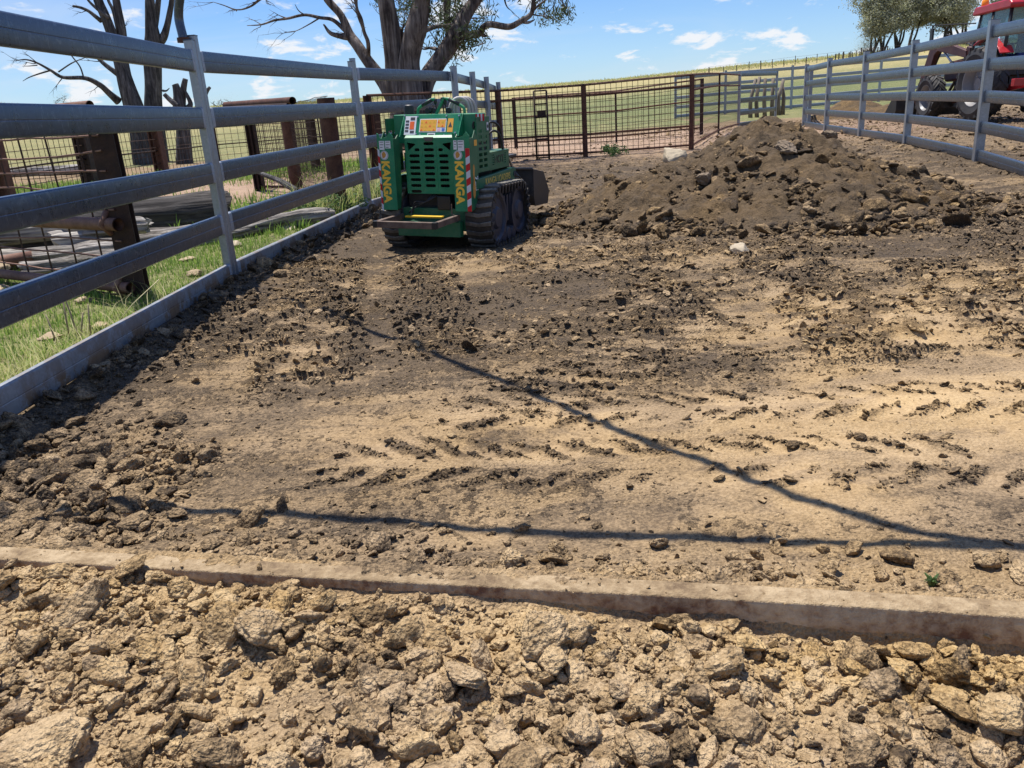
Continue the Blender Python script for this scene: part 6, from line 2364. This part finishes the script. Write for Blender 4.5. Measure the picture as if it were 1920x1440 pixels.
# ------------------------------------------------------------------ logs and stones on the grass
def log(name, label, a, b, r0, r1, seed, mat=None, n=40, rugged=.16):
    a, b = Vector(a), Vector(b)
    root = thing(name, label, 'log', (a + b) / 2)
    L_ = (b - a).length
    root.rotation_euler = (b - a).to_track_quat('X', 'Z').to_euler()
    mb = MB()
    m = 40
    for i in range(n + 1):
        f = i / n
        r = r0 + (r1 - r0) * f
        if i in (0, n):
            r *= .93
        for k in range(m):
            an = 2 * math.pi * k / m
            rib = mnoise.noise(Vector((math.cos(an) * 4 + seed, math.sin(an) * 4, f * .9 * L_)))
            rib2 = mnoise.noise(Vector((math.cos(an) * 11 + seed, math.sin(an) * 11, f * 1.6 * L_)))
            rr_ = r * (1 + rugged * rib + rugged * .9 * rib2)
            mb.v.append(((f - .5) * L_ + (.07 * rib2 + .05 * rib if i in (0, n) else 0), rr_ * math.cos(an), rr_ * math.sin(an) + .02 * math.sin(f * 5 + seed)))
    for i in range(n):
        for k in range(m):
            k2 = (k + 1) % m
            mb.f.append((i * m + k, i * m + k2, (i + 1) * m + k2, (i + 1) * m + k))
    mb.build('bark', mat or M['log'], root, True)
    for end, i in (('broken_end', 0), ('broken_end', n)):
        e = MB()
        ring = [Vector(mb.v[i * m + k]) for k in range(m)]
        ce = sum(ring, Vector()) / m
        e.v = [tuple(p) for p in ring] + [tuple(ce)]
        e.f = [(k, (k + 1) % m, m) for k in range(m)]
        e.build(end, M['log'], root)
    return root


M['log_dark'] = make_bark('charred_log_bark', [(.30, (.012, .011, .011)), (.50, (.045, .040, .037)), (.70, (.11, .10, .092)), (.9, (.22, .20, .19))], (1.6, 22, 22), .8, .015)
log('log', 'thick dark log lying on the grass behind the near rusty post', (-3.15, 9.55, .23), (-5.9, 8.65, .24), .235, .22, 3, M['log_dark'])
log('log', 'pale split log lying in front of the dark log', (-2.95, 8.35, .12), (-4.15, 7.55, .15), .11, .13, 9, None, 40, .42)
log('log', 'broken grey log with a splintered end under the near rusty panel', (-3.45, 7.35, .12), (-4.75, 7.25, .12), .10, .12, 14, None, 40, .45)
log('log', 'weathered grey log lying on the grass along the second fence bay', (-1.97, 9.55, .09), (-3.1, 8.35, .09), .085, .115, 19, None, 40, .42)
log('log', 'long thin grey log on top of the log pile at the left edge', (-3.35, 7.75, .30), (-5.6, 7.6, .33), .07, .09, 51, None, 40, .4)
log('log', 'short split log with a pale face low in the log pile', (-3.30, 7.05, .10), (-4.1, 6.85, .10), .085, .09, 57, None, 30, .4)
log('log', 'dark log at the back of the log pile behind the boulder', (-4.1, 7.9, .16), (-6.2, 7.7, .2), .17, .16, 63, M['log_dark'], 40, .25)
log('fallen_branch', 'thin dead branch leaning on the mesh by the pipe posts', (-3.25, 13.2, .12), (-4.15, 14.3, .42), .05, .03, 25, M['dead_bark'], 20, .2)
log('log', 'pale log lying in the green paddock beyond the mesh', (-12.5, 26.2, .2), (-16.2, 25.4, .22), .16, .12, 29, None, 24, .25)
log('log', 'dark log lying far left in the green paddock', (-17.5, 24.0, .2), (-20.2, 23.5, .22), .22, .16, 33, M['log_dark'], 24, .25)
pz = thing('rusty_pipe', 'short length of rusty pipe poking from the log pile', 'pipe', (-4.45, 7.1, .13))
MB().tube([(-.3, -.1, 0), (.25, .12, .03)], .055, 14).build('pipe', M['rust_pale'], pz, True)

M['stone'] = make_flat('pale_sandstone', (.36, .27, .165), .85, var=.35, sc=14, bump=.5)
M['stone_white'] = make_flat('whitish_stone', (.40, .33, .23), .85, var=.30, sc=18, bump=.5)
M['stone_buff'] = make_flat('buff_sandstone', (.42, .315, .20), .9, var=.30, sc=60, bump=.8)
M['stone_dark'] = make_flat('brown_rock', (.20, .15, .10), .9, var=.4, sc=30, bump=.8)
ROCKS = [clod_mesh(900 + k, 4, .6, .8, .95, M['stone']) for k in range(4)]
ROCKSW = [clod_mesh(920 + k, 4, .7, .5, .9, M['stone_white']) for k in range(3)]
SLABD = [clod_mesh(950 + k, 5, .45, 1.0, .9, M['stone_dark']) for k in range(3)]
SLAB = [clod_mesh(940 + k, 5, .38, .6, .85, M['clod_o']) for k in range(3)]


def rock(x, y, s, label, me, rot=0.0, zs=1.0, z=None, sink=.3, tilt=(0, 0)):
    o = bpy.data.objects.new('stone', me)
    COL.objects.link(o)
    zz = (float(ground_z(np.array([x]), np.array([y]))[0]) if z is None else z)
    o.location = (x, y, zz + s * zs * (.5 - sink))
    o.rotation_euler = (tilt[0], tilt[1], rot)
    o.scale = (s, s, s * zs)
    o['tone'], o['och'] = .86, .30
    return tag(o, label, 'stone')


rock(1.77, 5.98, .10, 'pale pointed stone alone on the pen floor before the heap', ROCKSW[0], .6, 1.0)
rock(3.30, 15.6, .27, 'whitish block at the foot of the back mesh fence', ROCKSW[1], .3, 1.1)
rock(2.62, 7.2, .085, 'small pale stone at the front foot of the heap', ROCKSW[2], 1.4)
rock(-.95, 1.23, .095, 'large flat buff stone at the bottom left corner', SLAB[0], .5, 1.0, None, .15, (.10, -.05))
rock(-.13, 1.34, .07, 'flat tan slab tilted among the clods in the bottom middle', SLAB[1], 2.2, 1.0, None, .0, (.45, .2))
rock(.03, 1.42, .058, 'angular tan slab leaning beside the flat one', SLAB[2], .9, 1.3, None, .0, (.3, -.5))
rock(.60, 1.38, .042, 'pale wedge of stone under the right part of the beam', SLAB[1], .2, 1.0, None, .1, (.2, .1))
rock(-.03, 1.80, .036, 'tan block sitting on the pen side of the beam', SLAB[2], 1.2, 1.8, None, .25, (.1, .2))
rock(-4.5, 7.0, .20, 'tall buff boulder at the left edge behind the rails', ROCKS[0], .2, 1.3)
rock(-3.55, 7.85, .17, 'pale pointed stone leaning on the log by the rusty post', ROCKSW[1], 2.0, 1.1)
rock(-2.62, 7.9, .10, 'pale flat stone on the grass right of the rusty post', ROCKSW[0], 1.0, .7)
rock(-2.85, 7.25, .08, 'buff stone in the grass just right of the rusty post', ROCKS[1], .4, .8)
rock(-2.50, 6.45, .085, 'pale stone half hidden in the grass by the bottom rail', ROCKS[2], 2.4, .8)
rock(-3.0, 5.65, .07, 'pale stone at the foot of the near rusty post', ROCKS[3], .9, .7)
rock(-2.70, 4.62, .07, 'buff stone in the grass near the dead thistle stalks', ROCKS[0], 1.9, .8)
rock(-2.52, 4.85, .06, 'small ochre stone behind the dead thistle stalks', ROCKS[1], 1.2, .9)
rock(-4.05, 6.3, .14, 'ochre stone under the lowest pipe at the far left', ROCKS[2], .5, .6)
rock(-2.35, 9.0, .10, 'pale stone on the grass by the weathered log', ROCKSW[2], .5, .6)
rock(-2.2, 10.0, .13, 'brown stone at the foot of the thick pipe post', ROCKS[3], .5, .8)
rock(2.9, 8.3, .12, 'large flat stone face on the front of the heap', SLABD[0], .5, 1.2, float(heap_z(np.array([2.9]), np.array([8.3]))[0]) + .04, .1, (.6, .1))
rock(2.05, 8.2, .10, 'angular brown stone low on the left side of the heap', SLABD[1], .9, 1.5, float(heap_z(np.array([2.05]), np.array([8.2]))[0]) + .03, .1, (.5, .1))
rock(3.6, 9.0, .11, 'dark slab near the top right of the heap', SLABD[2], 1.7, 1.3, float(heap_z(np.array([3.6]), np.array([9.0]))[0]) + .05, .1, (.5, .4))
rock(4.05, 7.9, .09, 'pale block at the right foot of the heap', ROCKSW[1], 1.1, .9)
rock(-1.42, 3.12, .055, 'lone dark lump on the smooth pen floor near the left fence', BIG[1], .4, .8)
for o in bpy.data.objects:
    if o.name.startswith('stone') and o.data in BIG:
        o['tone'], o['och'] = .22, .2

# concrete block in the far left bay
cb = thing('concrete_block', 'white block on the grass behind the third fence bay', 'block', (-2.05, 12.5, gz(-2.05, 12.5)))
MB().box((0, 0, .12), (.34, .22, .24), (0, 0, .3)).build('block', M['stone_white'], cb, bevel=.02)

# ------------------------------------------------------------------ grass, weeds, stalks
def make_grass_mat():
    m = Mat('grass_blades')
    r = m.n('ShaderNodeNewGeometry').outputs['Random Per Island']
    P = m.coord('World')
    n = m.noise(P, 1.6, 4, .6)
    d = m.attr('dryness')
    f = m.math('ADD', d, m.math('MULTIPLY', m.math('SUBTRACT', m.math('ADD', n, r), 1.0), .55), True)
    col = m.ramp(f, [(.0, (.12, .23, .04)), (.4, (.27, .40, .085)), (.7, (.48, .50, .18)), (1, (.66, .58, .32))])
    m.done(col, .6, 0, spec=.3)
    tr = m.n('ShaderNodeBsdfTranslucent')
    m.put(tr.inputs[0], m.mix(.4, col, (.22, .34, .05)))
    ms = m.n('ShaderNodeMixShader')
    ms.inputs[0].default_value = .45
    m.l(m.b.outputs[0], ms.inputs[1])
    m.l(tr.outputs[0], ms.inputs[2])
    m.l(ms.outputs[0], m.out.inputs[0])
    return m.m


M['grass'] = make_grass_mat()


def blades(name, label, x, y, h, w, dry, seed, lean=.55):
    rg = np.random.default_rng(seed)
    n = len(x)
    z = ground_z(x, y, False) - .008
    a = rg.uniform(0, 6.283, n)
    dx, dy = np.cos(a), np.sin(a)
    ln = h * rg.uniform(.1, lean, n)
    sx, sy = -dy * w / 2, dx * w / 2
    v = np.zeros((n, 5, 3))
    v[:, 0] = np.stack([x - sx, y - sy, z], -1)
    v[:, 1] = np.stack([x + sx, y + sy, z], -1)
    mx, my, mz = x + dx * ln * .35, y + dy * ln * .35, z + h * .6
    v[:, 2] = np.stack([mx + sx * .75, my + sy * .75, mz], -1)
    v[:, 3] = np.stack([mx - sx * .75, my - sy * .75, mz], -1)
    v[:, 4] = np.stack([x + dx * ln, y + dy * ln, z + h * rg.uniform(.8, 1.0, n)], -1)
    b = np.arange(n)[:, None] * 5
    f = np.concatenate([b + np.array([[0, 1, 2]]), b + np.array([[0, 2, 3]]), b + np.array([[3, 2, 4]])])
    me = np_mesh(name, v.reshape(-1, 3), f, M['grass'])
    set_attr(me, 'dryness', np.repeat(np.clip(dry, 0, 1), 5))
    return tag(link_mesh(name, me), label, 'grass', kind='stuff')


def d_grass(x, y):
    t, o, g, dr, p = dirt_attrs(x, y)
    return np.where(x < fence_x(y) - .05, np.clip(g * 1.15 - .1, 0, 1), 0)


x, y, rg = sample(95000, -6.2, -1.7, 2.6, 9.5, lambda x, y: d_grass(x, y) * (x > -1.5 - y * .62) * np.interp(y, [2.6, 5, 9.5], [1, .9, .6]), 41)
h = rg.gamma(4, .0085, len(x)) + .012
dr = dirt_attrs(x, y)[3]
blades('grass', 'short green grass growing between the left fence and the logs', x, y, h * (1 + .5 * fbm(x / .5, y / .5, 2, 401)), rg.uniform(.004, .009, len(x)), dr * .8 + .05 + .35 * np.clip(fbm(x / .35, y / .35, 3, 403), 0, 1), 42)
x, y, rg = sample(52000, -12, -1.5, 8.5, 24, lambda x, y: d_grass(x, y) * (x > -1.0 - y * .60), 43)
h = rg.gamma(5, .018, len(x)) + .02
blades('grass', 'green grass around the rusty pens beyond the logs', x, y, h, rg.uniform(.010, .022, len(x)), dirt_attrs(x, y)[3] * .8 + .2 * np.clip(fbm(x / .8, y / .8, 3, 403), 0, 1), 44)
# dry straw along the fence line, the race and the ridge crest
x, y, rg = sample(9000, -3.2, -1.3, 9.8, 16.5, lambda x, y: np.where((x < fence_x(y) - .12) & (x > fence_x(y) - 1.1), sstep(-.3, .4, fbm(x / .6, y / .6, 2, 405)), 0), 45)
blades('dry_grass', 'tall dry straw-coloured grass along the far part of the left fence', x, y, rg.gamma(5, .05, len(x)) + .08, rg.uniform(.005, .012, len(x)), .85 + rg.normal(0, .1, len(x)), 46, .8)
rg = np.random.default_rng(47)
n = 26000
az = np.radians(rg.uniform(-34, 36, n))
d = rg.normal(146, 6, n)
x, y = d * np.sin(az), d * np.cos(az)
k = fbm(x / 6, y / 6, 2, 407) > -.35
x, y = x[k], y[k]
blades('dry_grass', 'dry grass standing along the crest of the hill', x, y, rg.gamma(4, .05, len(x)) + .08, rg.uniform(.06, .15, len(x)), .92 + rg.normal(0, .08, len(x)), 48, .5)
x, y, rg = sample(6000, -2.6, -1.95, 2.4, 6.2, lambda x, y: np.where((x < fence_x(y) - .06), .6 * np.exp(-((y - 3.4) / 1.2) ** 2) + .12, 0), 49)
blades('dry_grass', 'pale straw tangled in the grass by the nearest bottom rail', x, y, rg.gamma(5, .018, len(x)) + .03, rg.uniform(.003, .006, len(x)), .85 + rg.normal(0, .1, len(x)), 50, 1.6)


def weed(x, y, s, label, seed, n=60):
    rg = np.random.default_rng(seed)
    rs = random.Random(seed)
    z = gz(x, y)
    root = thing('weed', label, 'weed', (x, y, z))
    cl = [(rs.gauss(0, s * .5), rs.gauss(0, s * .5), abs(rs.gauss(s * .5, s * .3)), s * .15) for k in range(16)]
    me = leaf_mesh('leaves', cl, .05, n * 12, s * .16, M['weed_leaf'], .1, seed, .5)
    link_mesh('leaves', me, root)
    mb = MB()
    for c in cl:
        mb.tube([(0, 0, -.02), (c[0] * .5, c[1] * .5, c[2] * .6), c[:3]], [.006, .004, .002], 4, False)
    o = mb.build('stems', M['weed_leaf'], root)
    o['kind'] = 'stuff'


M['weed_leaf'] = make_leaf('weed_leaves', (.05, .11, .03), (.18, .27, .10), .3)
weed(-2.30, 9.75, .22, 'leafy green weed between the weathered log and the thick pipe post', 61)
weed(-1.98, 10.05, .26, 'pale green weed beside the thick pipe post base', 62)
weed(-2.75, 10.2, .22, 'low green weed left of the thick pipe post', 63)
weed(-1.85, 11.2, .30, 'bushy weed behind the second double fence post', 64)
weed(2.55, 18.6, .30, 'small green weed at the foot of the back mesh fence', 65)
weed(.97, 1.63, .022, 'tiny green grass tuft in the soil behind the beam', 66, 6)
# dead thistle stalks
sk = thing('dead_stalks', 'dry grey thistle stalks standing in the grass behind the bottom rail', 'stalks', (-2.50, 4.55, gz(-2.50, 4.55)))
M['straw'] = make_flat('dry_stalk', (.30, .24, .16), .9)
for k, (dx, dy, h, tx) in enumerate(((0, 0, .30, -.03), (-.07, .02, .24, .02), (-.12, -.03, .17, -.02), (.05, .03, .20, .03), (-.02, .05, .15, .05))):
    MB().tube([(dx, dy, -.02), (dx + tx * .5, dy, h * .5), (dx + tx, dy, h)], [.006, .005, .004], 5).build('stalk', M['straw'], sk, True)
MB().tube([(-.03, 0, .285), (-.03, 0, .30), (-.03, 0, .325), (-.03, 0, .335)], [.008, .02, .016, .024], 8).build('seed_head', M['straw'], sk, True)
ss = thing('straw_stem', 'single long pale straw stem leaning over the grass', 'straw', (-2.42, 4.75, gz(-2.42, 4.75)))
MB().tube([(0, 0, 0), (.12, .12, .14), (.26, .24, .26)], .003, 5).build('stem', make_flat('pale_straw', (.62, .55, .30), .8), ss, True)

# ------------------------------------------------------------------ fence posts up on the hill
hp = thing('paddock_fence', 'line of thin dark wooden posts and wire along the hill crest', 'fence', (20, 118, gz(20, 118)))
oh = hp.location[:]
M['old_post'] = make_flat('old_timber_post', (.10, .085, .07), .9)
rs = random.Random(12)
pl_ = []
for k in range(34):
    f = k / 33
    x = 30 + 52 * f ** .92
    y = 118 + 8 * f
    pl_.append((x, y))
    g0 = gz(x, y)
    hgt = rs.uniform(.9, 1.25)
    MB().tube([(x, y, g0 - .1), (x + rs.gauss(0, .05), y, g0 + hgt)], .05 if k % 4 else .075, 6).build('post', M['old_post'], hp, off=oh)
mb = MB()
for zz in (.4, .75, 1.08):
    mb.tube([(x, y, gz(x, y) + zz) for x, y in pl_], .012, 3, False)
w = mb.build('wires', M['wire'], hp, off=oh)
w['kind'] = 'stuff'
hp = thing('paddock_fence', 'row of stout old timber posts on the hill left of the ridge trees', 'fence', (45, 112, gz(45, 112)))
oh = hp.location[:]
for k in range(16):
    x, y = 46.5 + k * .62 + rs.gauss(0, .12), 116 + k * .3
    g0 = gz(x, y)
    MB().tube([(x, y, g0 - .1), (x + rs.gauss(0, .04), y, g0 + rs.uniform(1.0, 1.45))], rs.uniform(.06, .10), 6).build('post', M['old_post'], hp, off=oh)
# old timber loading ramp rails behind the open gate
tr2 = thing('timber_yard', 'old grey timber slab fence behind the open galvanised gate', 'fence', (11.6, 36.8, gz(11.6, 36.8)))
ot = tr2.location[:]
M['grey_timber'] = make_bark('grey_timber', [(.3, (.05, .04, .032)), (.5, (.16, .13, .10)), (.8, (.36, .31, .25))], (14, 14, 1.2), .6, .02)
for k in range(6):
    x, y = 11.2 + k * .33 + rs.gauss(0, .04), 36.6 + k * .14
    g0 = gz(x, y)
    MB().tube([(x, y, g0 - .1), (x + rs.gauss(0, .05), y, g0 + .7), (x + rs.gauss(0, .08), y, g0 + 1.45 + rs.uniform(-.25, .25))], [.10, .085, .07], 8).build('slab', M['grey_timber'], tr2, True, off=ot)
